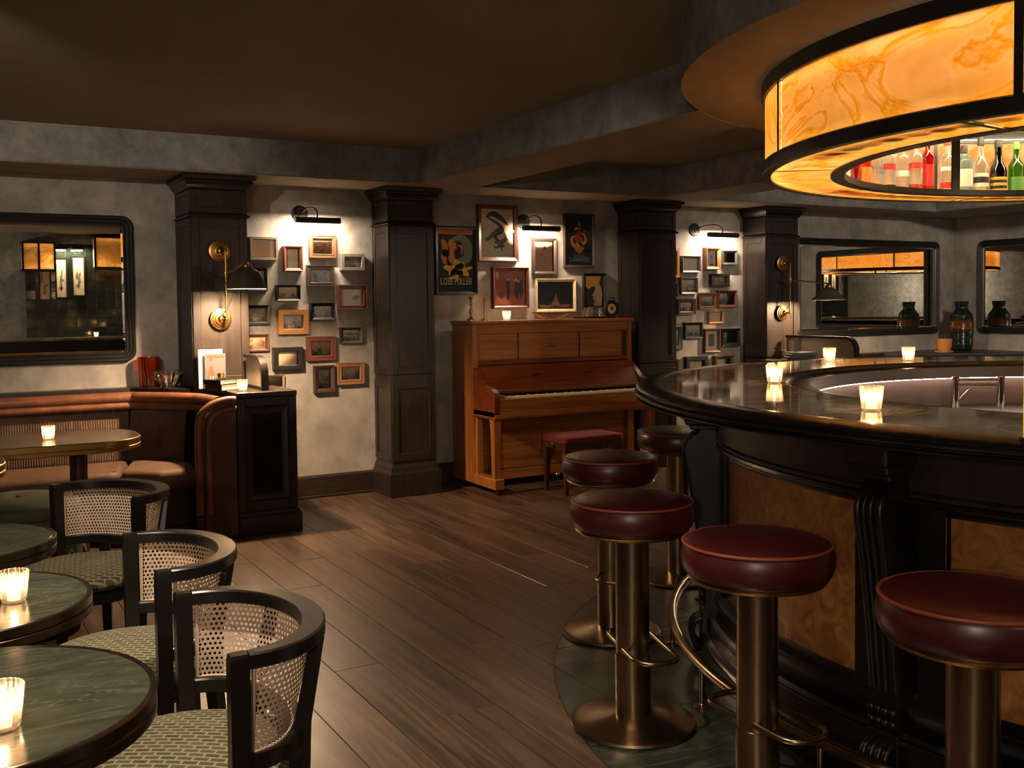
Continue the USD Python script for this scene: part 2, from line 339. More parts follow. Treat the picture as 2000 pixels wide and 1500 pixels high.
plain("photo_blank", (.70, .54, .36), .7, var=.05, scale=20)
plain("photo_bright", (.80, .72, .58), .7, var=.08, scale=14)
plain("tile_grout", (.22, .22, .17), .8)
plain("tile_green", (.012, .020, .015), .12, coat=.5, coat_rough=.05, var=.3, scale=4)
# ------------------------------------------------------------------ the room
YB, XR, ZS, ZC = 7.41, 9.95, 2.345, 2.59      # back wall, right wall, soffit height, ceiling height
XL, YR = -1.7, -1.9                           # left wall, rear wall
rng = np.random.default_rng(7)
BC = np.array([4.2, 2.11])                    # centre of the round bar
path = UsdGeom.Xform.Define(stage, "/World/floor").GetPath().pathString; tag(stage.GetPrimAtPath(path), kind="structure")
part(path, "subfloor", bx(XL, XR, YR, YB, -.10, -.016), "dark_void")
PW = .1945; DISC_R = 2.4415
circ_hole = Point(*BC).buffer(DISC_R+.004, quad_segs=48)
ends = {}
k = 0
for i in range(-9, 40):
    x0 = 1.1585 + PW*i
    if x0 > 6.3: break
    if x0 < -.5: continue
    known = {0: [], 1: [3.81], 2: [3.19, 5.05], 3: [5.6], 4: [3.82, 6.35], 8: [4.41]}.get(i)
    y = YR - rng.uniform(0, 1.6); cuts = []
    if known:
        cuts = sorted(known); lo = cuts[0]
        while lo > YR: lo -= 1.9; cuts.insert(0, lo)
        hi = cuts[-1]
        while hi < YB: hi += 1.9; cuts.append(hi)
    else:
        while y < YB: cuts.append(y); y += rng.uniform(1.7, 2.1)
        cuts.append(YB+.1)
    for a, b in zip(cuts[:-1], cuts[1:]):
        a, b = max(a, .6), min(b, YB)
        if b-a < .02 or (x0 > 5.2 and b < 6.2): continue
        p = sbox(x0+.0011, a+.0011, x0+PW-.0011, b-.0011)
        q = p.difference(circ_hole)
        for g in getattr(q, "geoms", [q]):
            if g.is_empty or g.area < 1e-3: continue
            dz = rng.uniform(-.0004, .0004)
            if g.equals(p):
                m = bx(x0+.0011, x0+PW-.0011, a+.0011, b-.0011, -.018, dz, b=.0012)
            else: m = prism(g.simplify(.001), -.018, dz)
            # own origin per board, so that the grain differs from board to board
            off = rng.uniform(-40, 40, 3); off[2] = 0
            pp = uname(path, "plank")
            mm = m.copy(); mm.apply_translation(-off)
            pr = usdkit.mesh(stage, pp, mm, MATS["plank"], smooth=False); UsdGeom.Xformable(pr).AddTranslateOp().Set(Gf.Vec3d(*map(float, off)))
            k += 1
# floor out of the camera's sight, behind it and right of the bar
part(path, "far_floor", cat(bx(XL, 6.4, YR, .6, -.018, 0), bx(6.2, XR, .6, YB, -.018, 0), bx(XL, -.398, .6, YB, -.018, 0)), "plank", smooth=False)
# the round stone apron of the bar, in slabs with thin joints, and its metal edge strip
part(path, "edge_strip", mv(lathe([(DISC_R-.002, -.02), (DISC_R+.003, -.02), (DISC_R+.003, .0012), (DISC_R-.002, .0012)], 160, closed=True), *BC), "brass_dull")
disc = Point(*BC).buffer(DISC_R-.003, quad_segs=60).difference(Point(*BC).buffer(1.6, quad_segs=40))
part(path, "joint_bed", mv(lathe([(1.6, -.02), (DISC_R-.003, -.02), (DISC_R-.003, -.0025), (1.6, -.0025)], 120, closed=True), *BC), "grout")
for ix in range(-3, 3):
    for iy in range(-3, 3):
        x0, y0 = 2.13 + .92*ix + .92, 2.83 + .74*iy
        g = sbox(x0+.002, y0+.002, x0+.918, y0+.738).intersection(disc)
        for q in getattr(g, "geoms", [g]):
            if not q.is_empty and q.area > .003: part(path, "stone_slab", prism(q.simplify(.0015), -.02, 0), "green_stone", smooth=False)

struct("wall_back", bx(XL-.1, XR+.1, YB, YB+.1, -.1, ZC+.1), "wall_plaster")
struct("wall_right", bx(XR, XR+.1, YR, YB, -.1, ZC+.1), "wall_plaster")
struct("wall_left", bx(XL-.1, XL, YR, YB, -.1, ZC+.1), "beam_plaster")
struct("ceiling", bx(XL, XR, YR, YB, ZC, ZC+.1), "ceiling_paint")
# bulkhead along the back wall, cross beams, round soffit over the bar: grey faces, plain undersides
trim_n = [0]
def trim(mesh_face, mesh_under, m1="beam_plaster", m2="soffit_paint"):
    trim_n[0] += 1; pth = f"/World/trim_{trim_n[0]}"
    tag(UsdGeom.Xform.Define(stage, pth), kind="structure")
    part(pth, "face", mesh_face, m1, smooth=40); part(pth, "underside", mesh_under, m2, smooth=40)
soffit_disc = Point(*BC).buffer(1.9105, quad_segs=64)
claimed = [soffit_disc]
def rect_beam(x0, x1, y0, y1):
    g = sbox(x0, y0, x1, y1)
    for c in claimed: g = g.difference(c)
    claimed.append(sbox(x0, y0, x1, y1))
    gs = [q for q in getattr(g, "geoms", [g]) if q.area > 1e-3]
    trim(cat(*[prism(q, ZS+.004, ZC+.02) for q in gs]), cat(*[prism(q, ZS, ZS+.006) for q in gs]))
rect_beam(XL, XR, 6.83, YB)
rect_beam(3.14, 3.64, 3.4, 6.83)
rect_beam(5.40, 5.90, 3.4, 6.83)
rect_beam(3.14, 5.90, YR, 1.2)
rect_beam(8.9, XR, YR, 6.83)
rr = [(1.0, ZS+.004), (1.91, ZS+.004), (1.91, ZC+.02), (1.0, ZC+.02)]
trim(mv(lathe(rr, 128, closed=True), *BC), mv(lathe([(1.0, ZS), (1.909, ZS), (1.909, ZS+.006), (1.0, ZS+.006)], 128, closed=True), *BC))
# baseboards
def base(name, x0, x1): struct(name, cat(bx(x0, x1, YB-.022, YB, 0, .155, b=.003), bx(x0, x1, YB-.030, YB, 0, .02, b=.003), prism_x([(YB-.022, .155), (YB-.012, .172), (YB, .172), (YB, .155)], x0, x1)), "dark_wood_h")
base("baseboard_back", 2.05, 3.0); base("baseboard_back", 3.385, 5.34); base("baseboard_back", 5.76, 6.82)
struct("baseboard_right", bx(XR-.022, XR, .5, YB, 0, .17), "dark_wood_h")

# panelled pilasters
def pilaster(x0, x1, yf, label, wide=False):
    t = thing("pilaster", label, "pilaster", ((x0+x1)/2, YB, 0), group="dark wood pilasters on the back wall")
    w, d = (x1-x0)/2, YB-yf
    part(t, "shaft", bx(-w, w, -d, -.002, .02, 2.33), "dark_wood")
    def frame_on(z0, z1, s=.055, pr=.010):
        return cat(bx(-w, -w+s, -d-pr, -d+.002, z0, z1, b=.003), bx(w-s, w, -d-pr, -d+.002, z0, z1, b=.003), bx(-w+s, w-s, -d-pr, -d+.002, z1-s*1.1, z1, b=.003), bx(-w+s, w-s, -d-pr, -d+.002, z0, z0+s*1.1, b=.003))
    def side(z0, z1, s=.05, pr=.008):
        m = [bx(-w-pr, -w+.002, -d, -d+s, z0, z1, b=.002), bx(-w-pr, -w+.002, -.05, -.004, z0, z1, b=.002), bx(-w-pr, -w+.002, -d+s, -.05, z1-s, z1, b=.002), bx(-w-pr, -w+.002, -d+s, -.05, z0, z0+s, b=.002)]
        return cat(*m)
    part(t, "upper_panel_frame", cat(frame_on(.93, 2.055), side(.93, 2.055)), "dark_wood")
    part(t, "lower_panel_frame", cat(frame_on(.27, .88), side(.27, .88)), "dark_wood")
    part(t, "frieze_panel_frame", cat(frame_on(2.09, 2.245, .035), side(2.09, 2.245, .03)), "dark_wood")
    def ring(prof):   # moulding round three sides; prof: (projection, z)
        R = []
        for px, pz in prof: R.append([(-w-px, -.002, pz), (-w-px, -d-px, pz), (w+px, -d-px, pz), (w+px, -.002, pz)])
        R = np.array(R); V = R.reshape(-1, 3); Fc = []
        for i in range(len(prof)-1):
            for j in range(3):
                a, b, c, e = i*4+j, i*4+j+1, (i+1)*4+j+1, (i+1)*4+j; Fc += [(a, b, c), (a, c, e)]
        Fc += [(0, 2, 1), (0, 3, 2)]; L = (len(prof)-1)*4; Fc += [(L, L+1, L+2), (L, L+2, L+3)]
        m = trimesh.Trimesh(V, np.array(Fc), process=False); m.fix_normals(); return m
    part(t, "necking", ring([(0, 2.06), (.016, 2.062), (.020, 2.070), (.016, 2.078), (.008, 2.082), (0, 2.09)]), "dark_wood")
    part(t, "cornice", ring([(0, 2.245), (.012, 2.25), (.014, 2.262), (.028, 2.275), (.036, 2.29), (.040, 2.298), (.040, 2.305), (.058, 2.312), (.060, 2.338), (0, 2.338)]), "ebony")
    part(t, "plinth", ring([(.030, 0), (.030, .175), (.024, .185), (.018, .20), (.016, .225), (.006, .235), (0, .25)]), "dark_wood")
    return t
pilaster(1.530, 1.905, 6.96, "dark panelled pilaster with a brass swing arm lamp beside the banquette")
pilaster(3.010, 3.372, 7.085, "dark panelled pilaster standing just left of the piano")
pilaster(5.352, 5.750, 7.10, "dark panelled pilaster standing just right of the piano")
pilaster(6.831, 7.235, 7.10, "reddish dark pilaster with a swing arm lamp, behind the bar")
# ------------------------------------------------------------------ the round bar
bar = thing("round_bar", "round bar counter with grey marble top, dark reeded edge and burl wood panels", "bar", (*BC, 0))
D2R = PI/180
def arc(prof, a0, a1, n): return lathe(prof, n, a0*D2R, a1*D2R, closed=True)
for i in range(9):
    a0 = 184.25+40*i
    part(bar, "marble_slab", arc([(1.505, 1.094), (2.003, 1.094), (2.003, 1.1205), (1.505, 1.1205)], a0+.02, a0+39.98, 20), "counter_marble", smooth=30)
NO = .062
nose = [(2.00, 1.064), (2.00, 1.094), (2.066, 1.094), (2.066, 1.122), (2.088, 1.1235), (2.105, 1.124), (2.132, 1.122), (2.152, 1.117), (2.162, 1.110), (2.160, 1.103), (2.150, 1.0995), (2.150, 1.0965),
        (2.163, 1.0945), (2.170, 1.090), (2.170, 1.085), (2.163, 1.0805), (2.150, 1.0785), (2.150, 1.0755), (2.159, 1.0735), (2.164, 1.0705), (2.162, 1.066), (2.150, 1.0635), (2.12, 1.062)]
nose = [(r-NO, z) for r, z in nose]
for i in range(9):
    a0 = 184.25+40*i
    part(bar, "edge_moulding", arc(nose, a0+.03, a0+39.97, 24), "ebony", smooth=40)
part(bar, "edge_rim", lathe([(1.462, 1.085), (1.462, 1.1005), (1.470, 1.107), (1.477, 1.1035), (1.484, 1.1115), (1.491, 1.108), (1.498, 1.117), (1.505, 1.1215), (1.505, 1.085)], 120, closed=True), "ebony", smooth=40)
part(bar, "steel_ledge", lathe([(1.385, 1.07), (1.385, 1.1005), (1.462, 1.1005), (1.462, 1.07)], 120, closed=True), "gunmetal", smooth=40)
part(bar, "inner_fascia", lathe([(1.383, 1.045), (1.383, 1.099), (1.388, 1.099), (1.388, 1.045)], 120, closed=True), "taupe", smooth=40)
part(bar, "counter_bed", lathe([(1.40, 1.045), (1.99, 1.062), (1.99, 1.094), (1.40, 1.072)], 120, closed=True), "dark_void", smooth=40)
part(bar, "light_strip", lathe([(1.386, 1.040), (1.386, 1.045), (1.394, 1.045), (1.394, 1.040)], 120, closed=True), "led_bar", label="glowing white strip under the inner counter edge")
part(bar, "inner_wall", lathe([(1.43, .02), (1.43, 1.05), (1.45, 1.05), (1.45, .02)], 120, closed=True), "inner_wall_wood", smooth=40)
part(bar, "body", lathe([(1.60, 0.0), (1.60, 1.05), (1.735, 1.05), (1.735, 0.0)], 120, closed=True), "dark_void", smooth=40)
part(bar, "frieze", lathe([(1.735, .885), (1.785, .885), (1.785, .895), (1.792, .90), (1.785, .905), (1.785, 1.035), (1.80, 1.045), (1.82, 1.064), (1.735, 1.064)], 144, closed=True), "dark_wood", smooth=40)
part(bar, "top_rail", lathe([(1.735, .838), (1.752, .838), (1.757, .846), (1.768, .850), (1.764, .858), (1.780, .863), (1.790, .870), (1.786, .880), (1.774, .885), (1.735, .885)], 144, closed=True), "ebony", smooth=35)
part(bar, "bottom_rail", lathe([(1.735, .20), (1.775, .20), (1.790, .235), (1.793, .262), (1.784, .270), (1.784, .278), (1.768, .290), (1.760, .296), (1.752, .305), (1.735, .305)], 144, closed=True), "ebony", smooth=35)
part(bar, "plinth", lathe([(1.735, 0), (1.845, 0), (1.845, .085), (1.838, .094), (1.846, .102), (1.838, .112), (1.822, .118), (1.820, .165), (1.812, .178), (1.818, .188), (1.806, .200), (1.735, .205)], 144, closed=True), "ebony", smooth=35)
CA = 183.8
for i in range(9):
    c = CA+40*i
    part(bar, "burl_panel", arc([(1.735, .30), (1.746, .30), (1.746, .842), (1.735, .842)], c+4.2, c+35.8, 24), "burl", smooth=40)
    for s0 in (c-4.9, c+2.2):
        part(bar, "stile", arc([(1.735, .285), (1.772, .285), (1.772, .86), (1.735, .86)], s0, s0+2.7, 3), "ebony", smooth=40)
    for b0 in (c+4.75, c+34.85): part(bar, "panel_bead", arc([(1.742, .30), (1.756, .30), (1.756, .846), (1.742, .846)], b0, b0+.4, 1), "ebony")
# corbel, drawn in (radius, height), centred on the +x axis
def corbel_mesh():
    out = [(1.735, .94), (1.842, .94), (1.848, .925), (1.872, .912), (1.893, .892), (1.903, .865), (1.902, .83), (1.892, .78), (1.876, .70), (1.860, .60), (1.846, .50), (1.835, .40), (1.829, .33), (1.826, .27), (1.826, .0), (1.735, 0)]
    core = prism(Polygon(out), -.050, .050)
    def to3(m): v = m.vertices.copy(); m.vertices = np.c_[v[:, 0], v[:, 2], v[:, 1]]; m.fix_normals(); return m
    parts_ = [to3(core)]
    face = [(1.842, .935), (1.872, .918), (1.897, .895), (1.909, .866), (1.908, .83), (1.898, .78), (1.882, .70), (1.866, .60), (1.852, .50), (1.841, .40), (1.834, .32)]
    for y, w in ((-.0375, .013), (-.0115, .0068), (.0115, .0068), (.0375, .013)):
        R_ = []
        for i, (r, z) in enumerate(face):
            R_.append(np.array([(r-.012, y-w, z), (r, y-w*.8, z), (r+.0055, y-w*.3, z), (r+.0055, y+w*.3, z), (r, y+w*.8, z), (r-.012, y+w, z)]))
        m = loft(R_); m.fix_normals(); parts_.append(m)
    return cat(*parts_)
cap_m = cat(bx(1.735, 1.925, -.072, .072, .984, 1.066, b=.006), bx(1.735, 1.905, -.062, .062, .958, .986, b=.005), bx(1.735, 1.885, -.055, .055, .938, .960, b=.005))
foot_m = cat(bx(1.735, 1.872, -.058, .058, 0, .035, b=.004), bx(1.735, 1.842, -.054, .054, .03, .20, b=.004))
beads = []
for y in (-.036, -.012, .012, .036):
    beads.append(tube(smoothpath([(1.838, y, .165), (1.868, y, .150), (1.880, y, .115), (1.872, y, .075), (1.852, y, .045)], 5), .0115, 8))
    for z in (.228, .262): beads.append(mv(trimesh.creation.icosphere(2, .0115), 1.838, y, z))
beads_m = cat(*beads); corb = corbel_mesh()
for i in range(9):
    a = (CA+40*i)*D2R
    cp = part(bar, "corbel", mv(corb, rz=a), "ebony_satin", smooth=40)
    part(cp, "cap", mv(cap_m, rz=a), "ebony_satin", smooth=30)
    part(cp, "foot", mv(foot_m, rz=a), "ebony_satin", smooth=30)
    part(cp, "bead_carving", mv(beads_m, rz=a), "ebony_satin", smooth=60)
# brass foot rail on posts
fr = thing("foot_rail", "curved brass foot rail on posts around the base of the bar", "foot rail", (*BC, 0))
for i in range(9):
    part(fr, "rail", tube([(1.955*math.cos(a), 1.955*math.sin(a), .150) for a in np.linspace((169+40*i+.12)*D2R, (209+40*i-.12)*D2R, 24)], .0185, 12), "bronze", smooth=40)
for a in np.arange(140.0, 500, 20)*D2R:
    x, y = 1.955*math.cos(a), 1.955*math.sin(a)
    part(fr, "post", mv(lathe([(0, 0), (.030, 0), (.030, .005), (.012, .010), (.009, .014), (.009, .135), (0, .135)], 16), x, y, .0005), "bronze")
for i in range(9):
    a = (169+40*i)*D2R
    part(fr, "coupling", tube([(1.955*math.cos(a+s), 1.955*math.sin(a+s), .150) for s in (-.006, 0, .006)], .0195, 12), "brass_dull")

# ------------------------------------------------------------------ the ring lantern over the bar
lan = thing("ring_lantern", "large amber glass ring lantern with black bands hanging over the round bar", "lantern", (*BC, 0))
ZB, ZT = 1.972, 2.343
R0, R1 = 1.275, 1.575
part(lan, "bottom_band", lathe([(R1-.03, ZB), (R1+.004, ZB), (R1+.008, ZB+.006), (R1+.008, ZB+.046), (R1+.002, ZB+.052), (R1-.012, ZB+.052), (R1-.012, ZB+.012), (R1-.03, ZB+.012)], 144, closed=True), "black_metal", smooth=35)
part(lan, "top_band", lathe([(R1-.02, ZT-.058), (R1+.004, ZT-.058), (R1+.008, ZT-.052), (R1+.008, ZT-.002), (R1-.02, ZT-.002)], 144, closed=True), "black_metal", smooth=35)
part(lan, "inner_rim", lathe([(R0-.028, ZB+.002), (R0+.028, ZB+.002), (R0+.028, ZB+.012), (R0-.012, ZB+.014), (R0-.012, ZB+.030), (R0-.028, ZB+.030)], 144, closed=True), "gunmetal", smooth=35)
part(lan, "inner_top_rim", lathe([(R0-.022, ZT-.045), (R0+.01, ZT-.045), (R0+.01, ZT-.002), (R0-.022, ZT-.002)], 144, closed=True), "gunmetal", smooth=35)
va = [192.2+40*i for i in range(9)]
for i in range(9):
    a = va[i]
    part(lan, "amber_panel", arc([(R1-.012, ZB+.05), (R1-.007, ZB+.05), (R1-.007, ZT-.055), (R1-.012, ZT-.055)], a+.35, a+39.65, 24), "amber_panel", smooth=40)
    part(lan, "upright", arc([(R1-.014, ZB+.045), (R1+.007, ZB+.045), (R1+.007, ZT-.05), (R1-.014, ZT-.05)], a-.40, a+.40, 1), "black_metal")
ba = [143.9+37.5*i if i < 5 else 143.9+37.5*4+42*(i-4) for i in range(9)]
ba = [143.9-37.4*i for i in range(5)]; ba = ba + [ba[-1]-(360-37.4*4)/5*k_ for k_ in range(1, 5)]
for i in range(9):
    a, b = ba[i], ba[(i+1) % 9]
    if b > a: b -= 360
    part(lan, "shelf_panel", arc([(R0+.012, ZB+.006), (R1-.026, ZB+.006), (R1-.026, ZB+.010), (R0+.012, ZB+.010)], b+.3, a-.3, 20), "amber_panel", smooth=40)
    part(lan, "shelf_bar", arc([(R0, ZB-.001), (R1-.02, ZB-.001), (R1-.02, ZB+.0118), (R0, ZB+.0118)], a-.38, a+.38, 1), "black_metal")
for a in (76.5, 119.0, 34, 161, 203, 245, 287, 329, 8):
    part(lan, "inner_upright", arc([(R0-.026, ZB+.02), (R0+.004, ZB+.02), (R0+.004, ZT-.03), (R0-.026, ZT-.03)], a-.62, a+.62, 1), "gunmetal")
part(lan, "lower_light_strip", lathe([(R1-.042, ZB+.034), (R1-.042, ZB+.040), (R1-.034, ZB+.040), (R1-.034, ZB+.034)], 72, closed=True), "led_warm", smooth=False)
part(lan, "upper_light_strip", lathe([(R1-.042, ZT-.046), (R1-.042, ZT-.040), (R1-.034, ZT-.040), (R1-.034, ZT-.046)], 72, closed=True), "led_warm", smooth=False)
part(lan, "shelf_light_strip", lathe([(R0+.022, ZT-.014), (R0+.022, ZT-.010), (R0+.034, ZT-.010), (R0+.034, ZT-.014)], 72, closed=True), "led_shelf", smooth=False)
# ------------------------------------------------------------------ bottles on the lantern's shelf
def bottle(name, label, ang, r, prof, mat_, cap, capm, lab=None, group="bottles lit on the lantern shelf", words=None, wcol="frame_red"):
    a = ang*D2R; t = thing(name, label, "bottle", (BC[0]+r*math.cos(a), BC[1]+r*math.sin(a), ZB+.0125), 0, group)
    part(t, "glass", lathe(prof, 20), mat_, smooth=40)
    (ra, za, zb) = cap; part(t, "cap", lathe([(0, za), (ra, za), (ra*1.02, (za+zb)/2), (ra*.95, zb), (0, zb)], 16), capm)
    if lab:
        for (z0, z1, rr_, m_) in lab:
            part(t, "label", lathe([(rr_, z0), (rr_, z1)], 20, a+PI*.5, a+PI*1.5), m_)
    if words:
      for z, h, rr_, txt in words:
        tm = meshkit.text_mesh(txt, h, .0006); w = tm.bounds[1][0]; v = tm.vertices.copy(); th = a+PI+(v[:, 0]-w/2)/rr_
        tm.vertices = np.c_[(rr_+.0008+v[:, 2])*np.cos(th), (rr_+.0008+v[:, 2])*np.sin(th), z+v[:, 1]]
        part(t, "lettering", tm, wcol)
    return t
def bprof(R, hs, rn, ht, sh=.5):
    return [(0, 0), (R*.92, 0), (R, .006), (R, hs), (R*.93, hs+(ht-hs)*.12), (rn+(R-rn)*.35, hs+(ht-hs)*.28), (rn*1.05, hs+(ht-hs)*.42), (rn, hs+(ht-hs)*.55), (rn, ht), (0, ht)]
plain("lab_white", (.80, .74, .62), .6); plain("lab_red", (.55, .03, .02), .5); plain("lab_black", (.02, .02, .02), .5); plain("lab_green", (.10, .30, .06), .5); plain("lab_blue", (.06, .12, .42), .5); plain("lab_yellow", (.62, .42, .06), .5); plain("lab_orange", (.62, .22, .03), .5); plain("cap_silver", (.5, .5, .5), .3, metal=1)
BT = [ # label, angle, R, hs, rn, ht, glass, cap material, labels
 ("short square bottle of orange liqueur at the left end of the lantern shelf", 105.5, .040, .15, .014, .24, "b_orange", "lab_red", [(.03, .10, .0405, "lab_white")]),
 ("dark red liqueur bottle beside the orange slice label", 101.4, .036, .17, .014, .27, "b_red", "lab_red", [(.02, .05, .0365, "lab_red")]),
 ("amber bottle with a round orange slice label", 97.6, .040, .17, .014, .27, "b_orange", "lab_black", [(.03, .12, .0405, "lab_orange")]),
 ("clear vodka bottle with blue lettering", 93.6, .039, .17, .014, .26, "b_clear", "cap_silver", None),
 ("clear bottle with a small dark red square label", 89.8, .039, .18, .014, .28, "b_clear", "cap_silver", [(.12, .15, .0395, "lab_red"), (.02, .045, .0395, "lab_black")]),
 ("clear bottle with a faint grey label", 86.0, .040, .18, .014, .28, "b_clear", "cap_silver", [(.09, .12, .0405, "lab_white")]),
 ("tall clear vodka bottle with two red bands", 82.2, .040, .19, .014, .31, "b_clear", "lab_red", [(.135, .165, .0405, "lab_red"), (.035, .055, .0405, "lab_red")]),
 ("slim bright red bottle against the grey upright", 78.7, .030, .20, .014, .30, "b_red", "lab_red", [(.05, .16, .0305, "lab_red")]),
 ("clear bottle with a bright red cap right of the grey upright", 73.8, .040, .18, .015, .30, "b_clear", "lab_red", [(.04, .07, .0405, "lab_red"), (.13, .15, .0405, "lab_white")]),
 ("pale blue gin bottle with a grey screw cap", 69.9, .041, .18, .015, .26, "b_blue", "lab_black", [(.05, .14, .0415, "lab_white")]),
 ("clear bottle with a leafy dark label behind the gin bottle", 66.1, .038, .16, .014, .30, "b_clear", "lab_black", [(.05, .12, .0385, "lab_white"), (.07, .10, .039, "lab_black")]),
 ("round shouldered dark bottle with a gold striped label", 62.2, .041, .13, .017, .29, "b_dark", "lab_black", [(.02, .10, .0415, "lab_yellow"), (.04, .055, .042, "lab_black"), (.07, .085, .042, "lab_black")]),
 ("green bottle with a round green label at the right edge", 58.4, .039, .15, .014, .28, "b_green", "lab_green", [(.03, .10, .0395, "lab_green")]),
 ("green bottle with a cream label beyond the dark striped one", 54.6, .039, .15, .014, .27, "b_green", "lab_black", [(.04, .11, .0395, "lab_white")]),
]
for i, (lb, a, R, hs, rn, ht, g, cm, labs) in enumerate(BT):
    bottle("spirit_bottle", lb, a, 1.405, bprof(R, hs, rn, ht), g, (rn+.003, ht-.035, ht+.004), cm, labs, words=[(.115, .018, .0392, "ABSOLUT"), (.092, .014, .0392, "VODKA")] if i == 3 else None, wcol="lab_blue")
# bottles along the near side, seen only as shadows on the amber glass
for i, a in enumerate(np.linspace(156.0, 189.0, 9)):
    g = ["b_clear", "b_brown", "b_green", "b_clear", "b_dark"][i % 5]
    bottle("spirit_bottle", "spirit bottle showing only as a soft grey shadow through the large amber panel", a+rng.uniform(-.4, .4), 1.44, bprof(.040, .17, .014, .28), g, (.017, .25, .285), "lab_black", group="bottles seen as shadows through the large amber panel")
# ------------------------------------------------------------------ bar stools
def make_stool(label, loc, ang):
    t = thing("bar_stool", label, "bar stool", (*loc, .0005), ang, "bar stools around the round bar")
    part(t, "base_plate", lathe([(0, 0), (.213, 0), (.217, .007), (.213, .015), (.200, .019), (.15, .026), (.10, .034), (.070, .040), (0, .040)], 56), "bronze", smooth=35)
    part(t, "pole", lathe([(.058, .03), (.058, .69), (0, .69)], 40), "bronze", smooth=40)
    part(t, "sleeve", lathe([(.058, .25), (.0615, .249), (.0615, .036), (.058, .035)], 40), "bronze", smooth=40)
    lp = [(x+.032, y, .272) for x, y in rrect(.15, .38, .06, 6)]
    part(t, "footrest", tube(lp, .0085, 10, closed=True), "bronze", smooth=60)
    part(t, "seat_plate", lathe([(0, .672), (.188, .672), (.194, .680), (.185, .690), (0, .690)], 48), "brass_dull", smooth=35)
    s = part(t, "seat", lathe([(0, .681), (.17, .681), (.192, .686), (.206, .700), (.2125, .722), (.2125, .745), (.208, .764), (.2035, .775), (.196, .7815), (.17, .788), (.12, .7935), (.06, .796), (0, .797)], 64), "leather_red", smooth=60)
    part(s, "piping", tube([(.2055*math.cos(a), .2055*math.sin(a), .776) for a in np.linspace(0, 2*PI, 64, endpoint=False)], .0052, 8, closed=True), "leather_piping", smooth=60, label="thin tan piping round the seat edge")
    return t
def toward_bar(p): return math.degrees(math.atan2(BC[1]-p[1], BC[0]-p[0]))
ST = [((2.000, 2.115), "dark red leather stool nearest the burl panel, second from the right edge"), ((2.065, 2.79), "dark red leather stool standing on the metal edge strip, its round base fully in view"),
      ((2.57, 3.63), "dark red leather stool half hidden behind the one whose base is fully in view"), ((3.385, 4.17), "farthest dark red leather stool, its seat in front of the piano bench"),
      ((2.04, 1.46), "dark red leather stool cut off by the right edge of the picture")]
stool0 = make_stool(ST[0][1], ST[0][0], toward_bar(ST[0][0]))
for p, lb in ST[1:]: copy_of(stool0, "bar_stool", lb, (*p, .0005), toward_bar(p))

# ------------------------------------------------------------------ the piano
pn = thing("upright_piano", "old upright piano of orange brown wood with open keyboard against the wall", "piano", (4.445, 7.40, 0))
HX, YF = .768, -.37      # half width, front of the body
part(pn, "side_panel", bx(-HX, -HX+.045, YF, -.01, .05, 1.30, b=.003), "piano_wood_v"); part(pn, "side_panel", bx(HX-.045, HX, YF, -.01, .05, 1.30, b=.003), "piano_wood_v")
part(pn, "back", bx(-HX+.045, HX-.045, -.06, -.01, .05, 1.30), "dark_wood")
part(pn, "lid", bx(-HX-.016, HX+.016, YF-.022, -.005, 1.300, 1.327, b=.005), "piano_wood")
part(pn, "top_rail", bx(-HX+.045, HX-.045, YF+.006, -.05, 1.222, 1.30, b=.003), "piano_wood")
zz0, zz1 = 1.010, 1.222
for x0, x1 in ((-HX+.062, -.357), (-.342, .232), (.247, HX-.10)):
    part(pn, "upper_panel", bx(x0, x1, YF+.010, -.06, zz0, zz1-.002, b=.004), "piano_wood")
part(pn, "panel_back", bx(-HX+.045, HX-.045, YF+.022, -.05, .98, 1.222), "mahogany")
for x0 in (-HX+.046, HX-.10): part(pn, "upper_stile", bx(x0, x0+(.015 if x0 < 0 else .010), YF+.008, -.06, .98, 1.222, b=.002), "piano_wood_v")
part(pn, "music_ledge", bx(-HX+.045, HX-.045, YF-.004, -.06, .975, 1.010, b=.004), "piano_red")
part(pn, "lock", mv(trimesh.creation.cylinder(.006, .004, sections=16), -.05, YF-.006, .992, rx=PI/2), "brass")
inl = [mv(trimesh.creation.icosphere(1, .007), -.05+dx, YF+.0095, 1.105+dz) for dx, dz in ((0, 0), (-.03, .002), (.03, .002), (-.055, -.004), (.055, -.004), (-.016, .008), (.016, .008))]
for m_ in inl: m_.vertices[:, 1] = (m_.vertices[:, 1]-(YF+.0095))*.12+YF+.0095
part(pn, "inlay", cat(*inl), "mahogany", kind="stuff")
fb = prism_x([(YF-.005, .972), (YF-.02, .970), (YF-.185, .800), (YF-.19, .786), (YF-.165, .780), (YF+.02, .95)], -HX+.05, HX-.05)
part(pn, "fallboard", fb, "piano_red")
part(pn, "fallboard_hinge", bx(-HX+.09, HX-.06, YF-.198, YF-.186, .783, .792, b=.002), "brass")
for s_ in (-.25, .25): part(pn, "lamp_bracket", mv(prism([(0, 0), (.09, .004), (.10, .010), (.05, .018), (.0, .012)], 0, .006), s_-.05, YF-.105, .885, rx=.85), "mahogany")
part(pn, "key_cover_strip", bx(-HX+.10, HX-.10, YF-.205, YF-.16, .764, .783, b=.002), "piano_red")
